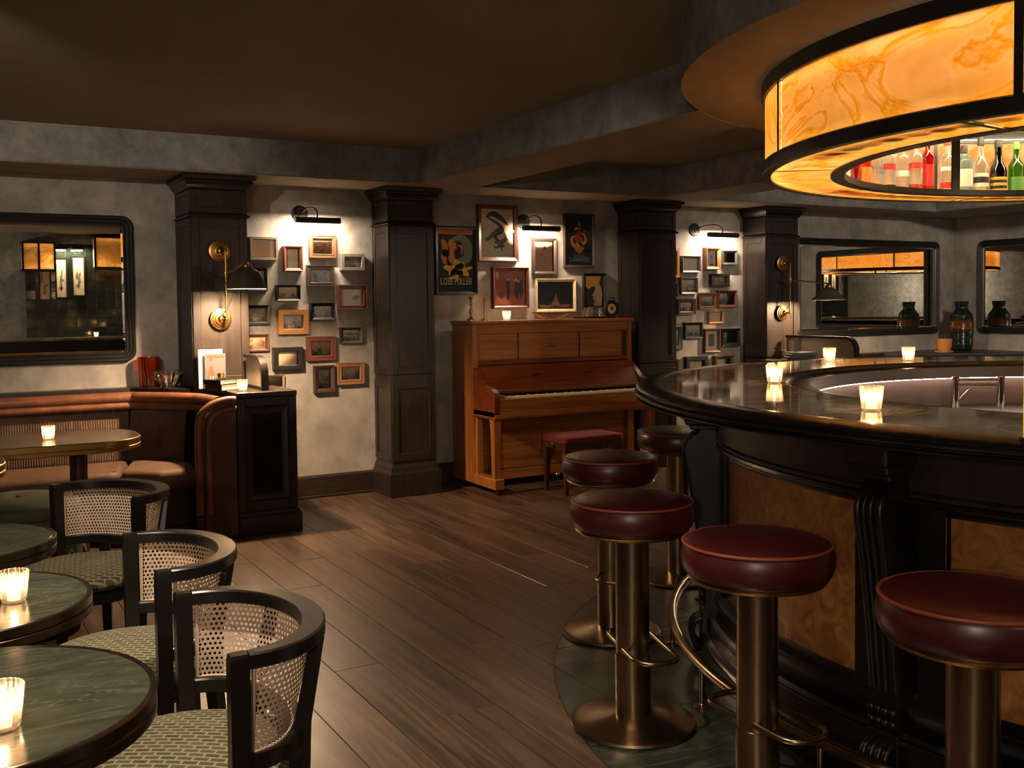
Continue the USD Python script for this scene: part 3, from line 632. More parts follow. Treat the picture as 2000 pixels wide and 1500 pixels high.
for s_ in (-1, 1):
    prof = [(YF, .60), (YF-.335, .60), (YF-.345, .62), (YF-.345, .745), (YF-.335, .785), (YF-.30, .812), (YF-.24, .820), (YF-.17, .835), (YF-.09, .90), (YF-.02, .955), (YF, .96)]
    part(pn, "cheek", prism_x(prof, *( (-HX, -HX+.045) if s_ < 0 else (HX-.045, HX))), "piano_red")
    x0, x1 = (-HX+.045, -HX+.105) if s_ < 0 else (HX-.105, HX-.045)
    part(pn, "key_block", bx(x0, x1, YF-.325, YF-.20, .70, .765, b=.004), "piano_wood")
    lx0, lx1 = (-HX, -HX+.075) if s_ < 0 else (HX-.075, HX)
    part(pn, "toe", bx(lx0-.004, lx1+.004, YF-.345, YF, .045, .128, b=.006), "piano_wood")
    lg = [np.array([(x, y, z) for x, y in ((cx-wd, cy-wd), (cx+wd, cy-wd), (cx+wd, cy+wd), (cx-wd, cy+wd))]) for z, wd in ((.128, .026), (.16, .026), (.50, .030), (.58, .036)) for cx, cy in (((lx0+lx1)/2, YF-.29),)]
    m_ = loft(lg); m_.fix_normals(); part(pn, "leg", m_, "piano_wood_v", smooth=20)
    part(pn, "side_pilaster", bx(lx0+.01, lx1-.005, YF-.035, YF, .12, .585, b=.004), "piano_wood_v")
    for yy in (YF-.30, -.10): part(pn, "caster", cat(mv(trimesh.creation.cylinder(.022, .016, sections=20), (lx0+lx1)/2, yy, .0225, ry=PI/2), bx((lx0+lx1)/2-.006, (lx0+lx1)/2+.006, yy-.008, yy+.008, .026, .05)), "brass_dull")
part(pn, "keybed", bx(-HX, HX, YF-.345, YF, .590, .640, b=.005), "piano_wood")
part(pn, "key_slip", bx(-HX+.045, HX-.045, YF-.345, YF-.322, .640, .735, b=.004), "piano_wood")
part(pn, "bed_moulding", bx(-HX-.003, HX+.003, YF-.35, YF, .578, .592, b=.004), "piano_red")
part(pn, "keyframe", bx(-HX+.10, HX-.10, YF-.322, YF-.15, .64, .728), "dark_void")
kx0, nk = -HX+.135, 52; kw = (2*HX-.27)/nk
for k in range(nk):
    part(pn, "white_key", bx(kx0+k*kw+.0005, kx0+(k+1)*kw-.0005, YF-.318, YF-.16, .728, .748, b=.0015), "ivory", smooth=False)
for k in range(nk-1):
    if (k+5) % 7 not in (2, 6): part(pn, "black_key", bx(kx0+(k+1)*kw-.0055, kx0+(k+1)*kw+.0055, YF-.262, YF-.16, .746, .760, b=.002), "black_lacquer", smooth=False)
part(pn, "lower_panel", bx(-HX+.075, HX-.075, YF+.012, -.06, .14, .578, b=.003), "piano_wood")
part(pn, "bottom_rail", bx(-HX+.075, HX-.075, YF+.006, -.06, .055, .135, b=.003), "piano_wood")
for x in (-.06, .02, .10):
    part(pn, "pedal", cat(bx(x-.012, x+.012, YF-.10, YF+.02, .068, .078, b=.003), mv(trimesh.creation.icosphere(2, .018), x, YF-.10, .073)), "brass", smooth=30)

# the bench
bn = thing("piano_bench", "dark mahogany piano bench with red velvet top in front of the piano", "bench", (4.385, 6.562, 0))
hw, hd = .27, .168
for sx in (-1, 1):
    for sy in (-1, 1):
        cx, cy = sx*(hw-.03), sy*(hd-.03)
        m_ = loft([np.array([(cx+a*w_-sx*o, cy+b*w_-sy*o, z) for a, b in ((-1, -1), (1, -1), (1, 1), (-1, 1))]) for z, w_, o in ((0, .014, -.004), (.18, .018, 0), (.36, .026, .002), (.40, .028, 0))]); m_.fix_normals()
        part(bn, "leg", m_, "mahogany", smooth=25)
part(bn, "apron", cat(bx(-hw, hw, -hd, -hd+.02, .345, .405, b=.003), bx(-hw, hw, hd-.02, hd, .345, .405, b=.003), bx(-hw, -hw+.02, -hd+.02, hd-.02, .345, .405, b=.003), bx(hw-.02, hw, -hd+.02, hd-.02, .345, .405, b=.003)), "mahogany")
def puff(hx_, hy_, z0, z1, r, dome, n=18):
    R_ = []
    for t_ in np.linspace(0, 1, 7):
        e = math.sin(t_*PI/2); f_ = math.cos(t_*PI/2)
        R_.append(np.array([(x, y, z0+(z1-z0)*(1-f_)) for x, y in rrect(2*hx_-2*r*(1-e)*0, 2*hy_, min(r*1.6, hx_*.9), 6)]))
    out = [R_[0]*[1, 1, 0]+[0, 0, z0]]
    base_ = np.array(rrect(2*hx_, 2*hy_, r*1.5, 6))
    rings = []
    for t_ in np.linspace(0, PI/2, 6):
        ins = r*(1-math.cos(t_)); z = z1-r+r*math.sin(t_)
        rings.append(np.c_[base_*[(hx_-ins)/hx_, (hy_-ins)/hy_], np.full(len(base_), z)])
    for s_ in (.8, .6, .4, .2, .05):
        rings.append(np.c_[base_*[(hx_-r)/hx_*s_, (hy_-r)/hy_*s_], np.full(len(base_), z1+dome*(1-s_*s_))])
    rings.insert(0, np.c_[base_, np.full(len(base_), z0)])
    m = loft(rings); m.fix_normals(); return m
part(bn, "cushion", puff(hw+.004, hd+.004, .402, .445, .02, .012), "velvet_red", smooth=60)
for sx in (-1,): part(bn, "side_knob", mv(lathe([(0, 0), (.018, .002), (.020, .012), (.008, .02), (.008, .03), (0, .03)], 16), -hw-.03, -.02, .375, ry=PI/2), "brass_dull")
# ------------------------------------------------------------------ picture frames on the back wall
def frame_thing(label, xc, zc, w, h, iw, ih, m_frame, m_print, group, depth=.035, matt=None, tilt=0.0, deco=None, cat_="framed picture", style=0):
    t = thing("framed_picture", label, cat_, (xc, YB, zc), 0, group)
    bw = (w-iw)/2; bh = (h-ih)/2; b = min(bw, bh)
    d = depth
    if style == 0: prof = [(0, -.001), (0, -d*.8), (b*.12, -d), (b*.45, -d*.92), (b*.8, -d*.72), (b, -d*.62), (b, -.001)]
    elif style == 1: prof = [(0, -.001), (0, -d), (b*.25, -d*1.0), (b*.3, -d*.85), (b*.75, -d*.85), (b*.82, -d*.95), (b, -d*.8), (b, -.001)]
    else: prof = [(0, -.001), (0, -d), (b*.9, -d), (b, -d*.93), (b, -.001)]
    part(t, "frame", mitred(w, h, prof), m_frame, smooth=20)
    ow, oh = w-2*b, h-2*b
    if matt:
        part(t, "mat", bx(-ow/2, ow/2, -d*.30, -d*.25, -oh/2, oh/2), matt)
    pw_, ph_ = (iw, ih) if matt is None else (iw, ih)
    if ow > iw+.012 or oh > ih+.012:
        if not matt: part(t, "inner_slip", mitred(ow, oh, [(-.001, -d*.62), (min((ow-iw)/2, (oh-ih)/2)+.0001, -d*.5), (min((ow-iw)/2, (oh-ih)/2), -d*.2), (-.001, -d*.2)]), m_frame)
    part(t, "print", bx(-max(iw, 0)/2, iw/2, -d*.36, -d*.31, -ih/2, ih/2), m_print)
    if deco: deco(t, iw, ih, -d*.36)
    part(t, "glass_pane", bx(-ow/2, ow/2, -d*.56, -d*.54, -oh/2, oh/2), "picture_glass")
    return t
def flat(t, name, polys, y, m, label=None):
    """flat printed shapes in the picture plane; polys: list of (x, z) outlines"""
    ms = [prism_y(p, y-.0006, y) for p in polys]
    part(t, name, cat(*ms), m, smooth=False, label=label)
def blob(cx, cz, rx, rz, n=28, wob=.15, seed=0, rot=0):
    r_ = np.random.default_rng(seed); ph = r_.uniform(0, 6.28, 4); am = r_.uniform(-1, 1, 4)*wob
    a = np.linspace(0, 2*PI, n, endpoint=False); k = 1+sum(am[i]*np.cos((i+2)*a+ph[i]) for i in range(4))
    x, z = rx*k*np.cos(a), rz*k*np.sin(a); c, s = math.cos(rot), math.sin(rot)
    return list(zip(cx+c*x-s*z, cz+s*x+c*z))
def stroke(pts, w, n=6):
    P = smoothpath([(x, 0, z) for x, z in pts], n)[:, [0, 2]]; tg = np.gradient(P, axis=0); tg /= np.linalg.norm(tg, axis=1)[:, None]; nn = np.c_[-tg[:, 1], tg[:, 0]]
    ww = w*np.sin(np.linspace(.25, PI-.15, len(P)))[:, None]
    g = Polygon(np.vstack([P+nn*ww, (P-nn*ww)[::-1]])).buffer(0)
    g = max(getattr(g, "geoms", [g]), key=lambda q: q.area); return list(g.exterior.coords)[:-1]
def letters(t, txt, x, z, h, y, m, bold=False, width=None):
    tm = meshkit.text_mesh(txt, h, .0008, bold=bold); v = tm.vertices.copy(); w = tm.bounds[1][0]
    k = (width/w) if width else 1.0
    tm.vertices = np.c_[x+(v[:, 0]-w/2)*k, y-v[:, 2], z+v[:, 1]]; tm.fix_normals()
    part(t, "lettering", tm, m, smooth=False)
G1 = "small framed photographs left of the piano"; G2 = "framed pictures above the piano"; G3 = "small framed photographs right of the piano"
LEFT = [("pale wood shadow box with a large bright print, behind the brass lamp's shade", 2.138,1.881,0.205,0.167,0.169,0.133, "frame_silver", "photo_bright", None, .06, 2),
("narrow upright red brown frame with a glaring print, near the picture light", 2.362,1.811,0.146,0.187,0.080,0.139, "frame_red", "photo_bright", None, .045, 0),
("brown double frame with a pale town view, topmost under the left picture light", 2.595,1.906,0.211,0.171,0.152,0.097, "frame_brown", "photo_town", None, .035, 1),
("small grey painted box frame with a greenish photograph, near the piano side pilaster", 2.825,1.789,0.184,0.126,0.130,0.078, "frame_grey", "photo_grey", None, .06, 2),
("dark brown frame with a hazy harbour view, second below the left picture light", 2.574,1.685,0.212,0.158,0.154,0.097, "frame_dark", "photo_grey", None, .035, 1),
("dark frame half hidden behind the shade of the brass lamp", 2.078,1.655,0.177,0.168,0.134,0.128, "frame_dark", "photo_bright", None, .03, 0),
("black frame with a silvered lower edge and a street scene, above the ochre frame", 2.319,1.558,0.181,0.117,0.133,0.083, "frame_black", "photo_warm", None, .05, 0),
("wide dark red frame with a small drawing on broad cream paper", 2.825,1.522,0.241,0.190,0.163,0.120, "frame_mahog", "cream_paper", None, .045, 1),
("black frame with a mountain photograph, cut by the edge of the lamp pilaster", 2.084,1.395,0.189,0.148,0.129,0.097, "frame_black", "photo_grey", None, .03, 0),
("broad flat ochre wood frame with a photograph of trees", 2.354,1.340,0.229,0.182,0.134,0.102, "frame_ochre", "photo_grey", None, .04, 2),
("black frame with a dim lake view, right of the ochre frame", 2.584,1.413,0.194,0.137,0.130,0.084, "frame_black", "photo_grey", None, .05, 0),
("small black frame with a dark street view, beside the pilaster left of the piano", 2.809,1.229,0.176,0.126,0.131,0.081, "frame_green", "photo_grey", None, .04, 0),
("reddish frame with a pale garden view, cut by the lamp pilaster, above the divider", 2.082,1.191,0.174,0.126,0.126,0.085, "frame_red", "photo_warm", None, .03, 0),
("deep black frame holding a blank beige card", 2.305,1.070,0.221,0.164,0.147,0.099, "frame_black", "photo_blank", None, .05, 2),
("red brown frame with a black slip and a seaside town photograph", 2.569,1.135,0.228,0.182,0.151,0.099, "frame_red", "photo_town", "frame_black", .035, 1),
("dark upright frame with a courtyard photograph, lowest of the left gallery", 2.588,0.902,0.163,0.208,0.085,0.140, "frame_dark", "photo_grey", None, .045, 0),
("orange brown frame with a black slip, lowest at the right of the left gallery", 2.800,0.937,0.218,0.169,0.139,0.097, "frame_tan", "photo_town", "frame_black", .04, 1),
("light wood frame low behind the end of the curved divider", 2.207,0.899,0.147,0.104,0.100,0.073, "frame_silver", "photo_town", None, .03, 0)]
def drawing_small(t, w, h, y): flat(t, "drawing", [blob(.028, -.004, .026, .014, 20, .3, 3), blob(.045, .003, .012, .012, 14, .3, 5)], y, "frame_grey")
def card_mark(t, w, h, y): flat(t, "stamp_mark", [[(w*.36, h*.30), (w*.42, h*.30), (w*.42, h*.42), (w*.36, h*.42)]], y, "frame_grey")
for r in LEFT:
    dec = drawing_small if "small drawing" in r[0] else (card_mark if "beige card" in r[0] else None)
    frame_thing(r[0], *r[1:7], r[7], r[8], G1, depth=r[10], matt=r[9], style=r[11], deco=dec)
RIGHT = [("orange wood frame mostly hidden by the pilaster right of the piano", 5.938,1.819,0.160,0.270,0.100,0.214, "frame_ochre", "photo_warm", None, .04, 2),
("grey frame with a blank looking pale etching, below and left of the right picture light", 6.157,1.807,0.221,0.154,0.173,0.114, "frame_grey", "white_page", None, .05, 0),
("upright brown box frame with a figure drawing, just under the right picture light", 6.414,1.863,0.181,0.208,0.098,0.150, "frame_brown", "photo_bright", None, .06, 0),
("grey green frame with a group photograph, highest at the right of its gallery", 6.632,1.875,0.189,0.138,0.142,0.088, "frame_green", "photo_warm", None, .045, 0),
("reddish frame of which only a sliver shows beside the pilaster", 5.937,1.566,0.161,0.113,0.108,0.073, "frame_red", "photo_warm", None, .03, 0),
("wide grey frame with a pale misty lake print", 6.131,1.607,0.199,0.156,0.154,0.114, "frame_grey", "photo_town", None, .05, 0),
("small wide black frame with a very dark group photograph", 6.515,1.661,0.221,0.120,0.120,0.066, "frame_black", "photo_grey", None, .04, 2),
("brown frame with a family group photograph in the middle of the right gallery", 6.364,1.464,0.211,0.156,0.143,0.095, "frame_brown", "photo_grey", None, .035, 1),
("large dark red frame with a building photograph on a white mount", 6.610,1.482,0.237,0.164,0.165,0.109, "frame_mahog", "photo_grey", "mat_white", .035, 0),
("brown frame with a dark animal photograph beside the pilaster", 6.111,1.412,0.205,0.146,0.124,0.086, "frame_brown", "photo_grey", None, .035, 1),
("small golden brown frame with a pale faded print", 6.471,1.310,0.185,0.119,0.124,0.085, "frame_ochre", "photo_blank", None, .03, 0),
("black frame with a white mount and a standing group, right gallery", 6.193,1.191,0.217,0.152,0.143,0.101, "frame_black", "photo_grey", "mat_white", .035, 0),
("upright brown frame with a pink and purple print on a wide mount", 6.416,1.093,0.192,0.223,0.136,0.180, "frame_brown", "mat_white", None, .045, 0),
("black frame with a lit seaside photograph, next to the reddish pilaster", 6.644,1.115,0.233,0.170,0.147,0.102, "frame_black", "photo_town", None, .045, 0),
("dark green frame half hidden by the pilaster right of the piano", 5.978,1.126,0.163,0.221,0.076,0.142, "frame_green", "photo_town", "mat_white", .035, 0),
("black frame low above the bar top with a blank card", 6.224,0.865,0.259,0.164,0.141,0.084, "frame_black", "photo_blank", None, .045, 2),
("brown frame low above the bar top, bright card in a black slip", 6.555,0.868,0.230,0.152,0.138,0.094, "frame_brown", "photo_bright", "frame_black", .05, 0),
("small brown frame low beside the pilaster, just above the bar rim", 5.935,0.869,0.165,0.125,0.115,0.079, "frame_brown", "photo_town", None, .03, 0)]
plain("ink_purple", (.10, .055, .10), .7, var=.5, scale=90)
def purple(t, w, h, y): flat(t, "printed_image", [[(-w*.26, -h*.30), (w*.26, -h*.30), (w*.26, h*.32), (-w*.26, h*.32)]], y, "ink_purple")
def figure_line(t, w, h, y): flat(t, "drawing", [stroke([(-.005, -.05), (-.012, -.01), (.0, .03), (.012, .0), (.006, -.05)], .0035), blob(-.012, -.055, .012, .007, 14, .3, 8), blob(.014, -.055, .013, .008, 14, .3, 9)], y, "frame_dark")
for r in RIGHT:
    dec = purple if "purple" in r[0] else (figure_line if "figure drawing" in r[0] else None)
    frame_thing(r[0], *r[1:7], r[7], r[8], G3, depth=r[10], matt=r[9], style=r[11], deco=dec)
# ---- the larger pictures over the piano: plain generic designs
for nm, c in dict(ink_black=(.008, .010, .009), ink_orange=(.70, .24, .040), ink_yellow=(.80, .47, .06), ink_sage=(.20, .24, .13), ink_red=(.50, .05, .02), ink_salmon=(.62, .22, .14), ink_cream=(.62, .50, .30), ink_grey=(.16, .15, .12), ink_slate=(.075, .075, .075),
                  ink_navy=(.018, .022, .034), ink_plum=(.16, .10, .12), ink_pink=(.52, .17, .13), ink_mint=(.28, .38, .30), ink_white=(.75, .68, .55), paper_peach=(.66, .40, .24), paper_cream=(.66, .55, .36)).items(): plain(nm, c, .65, var=.12, scale=30)
def poster_dance(t, w, h, y):
    flat(t, "header_band", [[(-w/2+.004, h*.425), (w/2-.004, h*.425), (w/2-.004, h*.495), (-w/2+.004, h*.495)]], y, "ink_salmon")
    flat(t, "swirl_sage", [stroke([(-w*.10, h*.33), (w*.15, h*.37), (w*.34, h*.25), (w*.33, h*.05), (w*.12, -h*.02), (w*.22, -h*.08)], .040)], y, "ink_sage")
    flat(t, "swirl_orange", [blob(-w*.16, h*.12, w*.17, h*.17, 30, .25, 11), stroke([(-w*.38, h*.34), (-w*.28, h*.20), (-w*.30, h*.02), (-w*.10, -h*.12)], .035)], y-.0006, "ink_orange")
    flat(t, "swirl_yellow", [blob(-w*.02, -h*.13, w*.25, h*.12, 30, .3, 12), blob(w*.22, -h*.14, w*.2, h*.09, 30, .3, 13), blob(-w*.02, -h*.22, w*.15, h*.10, 24, .3, 14)], y-.0012, "ink_yellow")
    flat(t, "accent_red", [blob(-w*.02, h*.23, w*.05, h*.06, 18, .3, 15), stroke([(w*.05, h*.25), (w*.18, h*.22), (w*.16, h*.08)], .010)], y-.0018, "ink_salmon")
    letters(t, "FOLIES-BERGERE", 0, h*.44, .020, y-.0007, "ink_red", True, w*.9)
    letters(t, "LOIE", -w*.27, -h*.385, .052, y-.002, "ink_cream", True, w*.36)
    letters(t, "FULLER", w*.20, -h*.385, .052, y-.002, "ink_cream", True, w*.50)
def sketch_leap(t, w, h, y):
    flat(t, "ink_sweep", [stroke([(-w*.36, h*.33), (-w*.14, h*.40), (w*.12, h*.31), (w*.36, h*.17)], .024), stroke([(-w*.30, h*.32), (w*.02, h*.20), (w*.16, h*.06), (-w*.08, -h*.03), (w*.02, -h*.16), (w*.22, -h*.24)], .018)], y, "ink_slate")
    flat(t, "ink_wash", [stroke([(-w*.40, -h*.10), (-w*.28, -h*.12), (w*.02, h*.08), (w*.18, h*.02)], .016), blob(w*.12, -h*.20, w*.14, h*.09, 24, .4, 21), stroke([(w*.24, h*.02), (w*.26, -h*.08), (w*.36, -h*.14)], .010)], y-.0006, "ink_grey")
    flat(t, "ink_tail", [stroke([(-w*.14, -h*.26), (-w*.04, -h*.30), (w*.10, -h*.24), (w*.14, -h*.38)], .009)], y-.0012, "ink_slate")
def poster_aperitif(t, w, h, y):
    flat(t, "peel_spiral", [stroke([(-w*.05, h*.10), (-w*.28, h*.06), (-w*.22, -h*.10), (w*.02, -h*.06), (w*.24, -h*.02), (w*.22, h*.12), (0, h*.17)], .016)], y, "ink_yellow")
    flat(t, "shape_orange", [blob(0, -h*.15, w*.19, h*.10, 26, .12, 31), blob(w*.02, -h*.07, w*.14, h*.05, 20, .2, 32)], y-.0006, "ink_orange")
    flat(t, "shape_red", [blob(-w*.02, h*.05, w*.17, h*.09, 24, .2, 33), blob(w*.20, h*.19, w*.08, h*.035, 18, .2, 34), stroke([(-w*.12, h*.16), (w*.02, h*.22), (w*.10, h*.34)], .008)], y-.0012, "ink_red")
    flat(t, "shape_light", [blob(-w*.10, h*.25, w*.07, h*.035, 16, .3, 35), blob(w*.02, h*.35, w*.03, h*.045, 14, .2, 36), blob(-w*.02, -h*.10, w*.06, h*.03, 14, .2, 37)], y-.0018, "ink_cream")
    letters(t, "BITTER", 0, -h*.335, .018, y-.0007, "ink_mint", True, w*.42)
    letters(t, "CAMPARI", 0, -h*.425, .034, y-.0007, "ink_mint", True, w*.78)
def portrait_faint(t, w, h, y): flat(t, "small_emblem", [stroke([(-w*.05, h*.24), (w*.06, h*.32), (w*.18, h*.23)], .006), blob(w*.06, h*.25, w*.09, h*.025, 14, .3, 41)], y, "ink_grey")
def painting_crowd(t, w, h, y):
    flat(t, "ground_tone", [blob(-w*.05, -h*.32, w*.40, h*.14, 26, .15, 51), blob(w*.12, h*.34, w*.34, h*.12, 26, .2, 52)], y, "ink_salmon")
    flat(t, "figures", [blob(-w*.06, -h*.02, w*.07, h*.28, 20, .2, 53), blob(w*.24, 0, w*.09, h*.30, 20, .2, 54), blob(w*.38, -h*.02, w*.06, h*.27, 20, .2, 55), blob(-w*.30, -h*.20, w*.09, h*.10, 18, .3, 56)], y-.0006, "ink_plum")
    flat(t, "highlights", [blob(-w*.42, h*.36, w*.05, h*.10, 14, .2, 57), blob(w*.22, h*.22, w*.10, h*.05, 16, .3, 58), blob(-w*.05, h*.24, w*.05, h*.04, 14, .3, 59)], y-.0012, "ink_white")
def landscape_night(t, w, h, y):
    flat(t, "pale_hills", [[(-w/2+.002, -h/2+.002), (w/2-.002, -h/2+.002), (w/2-.002, -h*.34), (w*.30, -h*.30), (w*.12, -h*.38), (w*.02, -h*.20), (-w*.06, -h*.24), (-w*.22, -h*.36), (-w/2+.002, -h*.31)]], y, "ink_plum")
    flat(t, "ridge", [[(-w*.10, -h*.34), (0, -h*.06), (w*.012, h*.12), (w*.03, -h*.04), (w*.10, -h*.26), (w*.16, -h*.40), (w*.0, -h*.36)], blob(-w*.28, -h*.40, w*.17, h*.05, 18, .3, 61), blob(w*.30, -h*.38, w*.16, h*.045, 18, .3, 62)], y-.0006, "ink_salmon")
def profile_yellow(t, w, h, y):
    flat(t, "yellow_field", [[(-w/2+.003, h/2-.003), (w*.42, h/2-.003), (w*.30, h*.30), (w*.10, h*.12), (-w*.10, h*.16), (-w*.34, h*.06), (-w/2+.003, h*.16)]], y, "ink_yellow")
    flat(t, "pale_profile", [[(w*.26, h*.28), (w*.40, h*.12), (w*.46, -h*.10), (w*.44, -h*.30), (w*.40, -h*.48), (w*.0, -h*.48), (-w*.06, -h*.40), (w*.02, -h*.34), (-w*.08, -h*.26), (-w*.04, -h*.18), (-w*.14, -h*.13), (w*.0, -h*.02), (w*.10, h*.14)]], y-.0006, "ink_cream")
CENTER = [("tall poster in dark frame with orange and yellow swirls, lettered along its foot", 3.721,1.813,0.381,0.555,0.320,0.500, "frame_black", "ink_black", .045, poster_dance),
("dark framed cream sheet with a sweeping grey ink drawing, highest over the piano", 4.112,2.044,0.384,0.469,0.299,0.398, "frame_mahog", "paper_cream", .04, sketch_leap),
("tall black aperitif poster lettered BITTER CAMPARI in a dark frame", 4.926,1.999,0.317,0.468,0.262,0.421, "frame_dark", "ink_black", .03, poster_aperitif),
("small upright dark frame with a peach coloured sheet and tiny emblem", 4.565,1.859,0.236,0.307,0.169,0.256, "frame_dark", "paper_peach", .04, portrait_faint),
("nearly square dark frame with a pink painting of dim figures", 4.226,1.591,0.347,0.342,0.291,0.295, "frame_mahog", "ink_pink", .045, painting_crowd),
("wide picture in a pale wood frame, dark sky over pinkish hills", 4.677,1.527,0.411,0.284,0.343,0.233, "frame_pale", "ink_navy", .03, landscape_night),
("upright black frame with a pale profile on yellow and black, above the clock", 5.082,1.561,0.238,0.316,0.185,0.269, "frame_black", "ink_black", .03, profile_yellow)]
for r in CENTER: frame_thing(r[0], *r[1:7], r[7], r[8], G2, depth=r[9], deco=r[10], style=0)

# ------------------------------------------------------------------ picture lights
def picture_light(label, xd, zd, x0, x1, zt, lamp):
    t = thing("picture_light", label, "picture light", (xd, YB, zd), 0, "black picture lights over the galleries")
    part(t, "wall_plate", mv(lathe([(0, 0), (.062, 0), (.062, .008), (.052, .014), (.046, .014), (.040, .022), (.030, .022), (.022, .030), (0, .032)], 32), 0, 0, 0, rx=PI/2), "black_metal", smooth=30)
    cx = (x0+x1)/2-xd; dz = zt-zd; yo = -.165
    part(t, "arm", tube(smoothpath([(.005, -.025, .0), (cx*.35, -.07, .035), (cx*.75, -.12, .040), (cx*.92, yo, .008), (cx*.95, yo, dz+.012)], 8), .0055, 10), "black_metal", smooth=60)
    L = (x1-x0)/2
    half = lathe([(0, -L), (.020, -L), (.0215, -L+.004), (.0215, L-.004), (.020, L), (0, L)], 24)
    shell = []
    a = np.linspace(.04*PI, 1.52*PI, 24)
    outer_ = [(math.cos(q)*.022, math.sin(q)*.022) for q in a]; inner_ = [(math.cos(q)*.0195, math.sin(q)*.0195) for q in a[::-1]]
    sh = prism_x(outer_+inner_, -L, L); sh = mv(sh, cx, yo, dz, rx=0)
    ends_ = cat(*[prism_x([(math.cos(q)*.022, math.sin(q)*.022) for q in np.linspace(0, 2*PI, 20, endpoint=False)], e, e+.003) for e in (-L-.002, L-.001)])
    part(t, "shade", cat(sh, mv(ends_, cx, yo, dz)), "black_metal", smooth=40)
    part(t, "lamp_tube", mv(mv(trimesh.creation.cylinder(.006, 2*L-.05, sections=10), ry=PI/2), cx, yo, dz), "bulb_picture")
    r = UsdLux.RectLight.Define(stage, t+"/glow"); r.CreateWidthAttr(2*L-.06); r.CreateHeightAttr(.02); r.CreateIntensityAttr(lamp); r.CreateColorAttr((1.0, .78, .58)); r.CreateNormalizeAttr(True)
    d = np.array([0, .13, -.30]); d /= np.linalg.norm(d); z = -d; x = np.array([1., 0, 0]); y = np.cross(z, x)
    r.AddTransformOp().Set(Gf.Matrix4d(*x, 0, *y, 0, *z, 0, float(cx), yo+.004, float(dz-.012), 1))
PL = 1.6
picture_light("black picture light on a swan neck over the left gallery of small photographs", 2.427, 2.147, 2.343, 2.683, 2.090, PL)
picture_light("black picture light on a swan neck between the pictures above the piano", 4.372, 2.148, 4.275, 4.626, 2.083, PL)
picture_light("black picture light on a swan neck over the right gallery of small photographs", 6.224, 2.131, 6.258, 6.613, 2.077, PL)
# ------------------------------------------------------------------ mirrors
def mirror(label, w, h, loc, rotz):
    t = thing("mirror", label, "mirror", loc, rotz, "wide mirrors with rounded black frames")
    steps = [(0, .030), (.010, .036), (.020, .030), (.024, .024), (.034, .030), (.044, .024), (.048, .018), (.056, .022), (.064, .014), (.066, .008)]
    rings = []
    for i, (ins, dep) in enumerate([(0, .002)]+steps+[(.066, .002)]):
        pts = rrect(w-2*ins, h-2*ins, max(.075-ins*.8, .012), 8); rings.append(np.array([(x, -dep, z) for x, z in pts]))
    m = loft(rings, cap=False); m.fix_normals(); part(t, "frame", m, "black_metal", smooth=25)
    g = rrect(w-.128, h-.128, .02, 6)
    part(t, "mirror_glass", prism_y(g, -.007, -.003), "mirror_silver", smooth=False)
    be = [np.array([(x, -y, z) for x, z in rrect(w-2*i, h-2*i, max(.02, .03-i*.1), 6)]) for i, y in ((.064, .0075), (.080, .0105))]
    inn = rrect(w-.16, h-.16, .016, 6)
    m = loft(be, cap=False); m.fix_normals(); part(t, "bevelled_edge", m, "mirror_silver", smooth=False)
    part(t, "centre_glass", prism_y(inn, -.0105, -.006), "mirror_silver", smooth=False)
mirror("wide black framed mirror above the brown banquette at the left edge", 2.2, 1.0, (1.235-1.1, YB, 1.588), 0)
mirror("wide black framed mirror on the back wall right of the reddish pilaster", 2.17, 1.0, (8.596, YB, 1.588), 0)
mirror("black framed mirror on the side wall, cut off by the right edge", 1.70, 1.0, (XR, 7.085-.85, 1.588), -90)

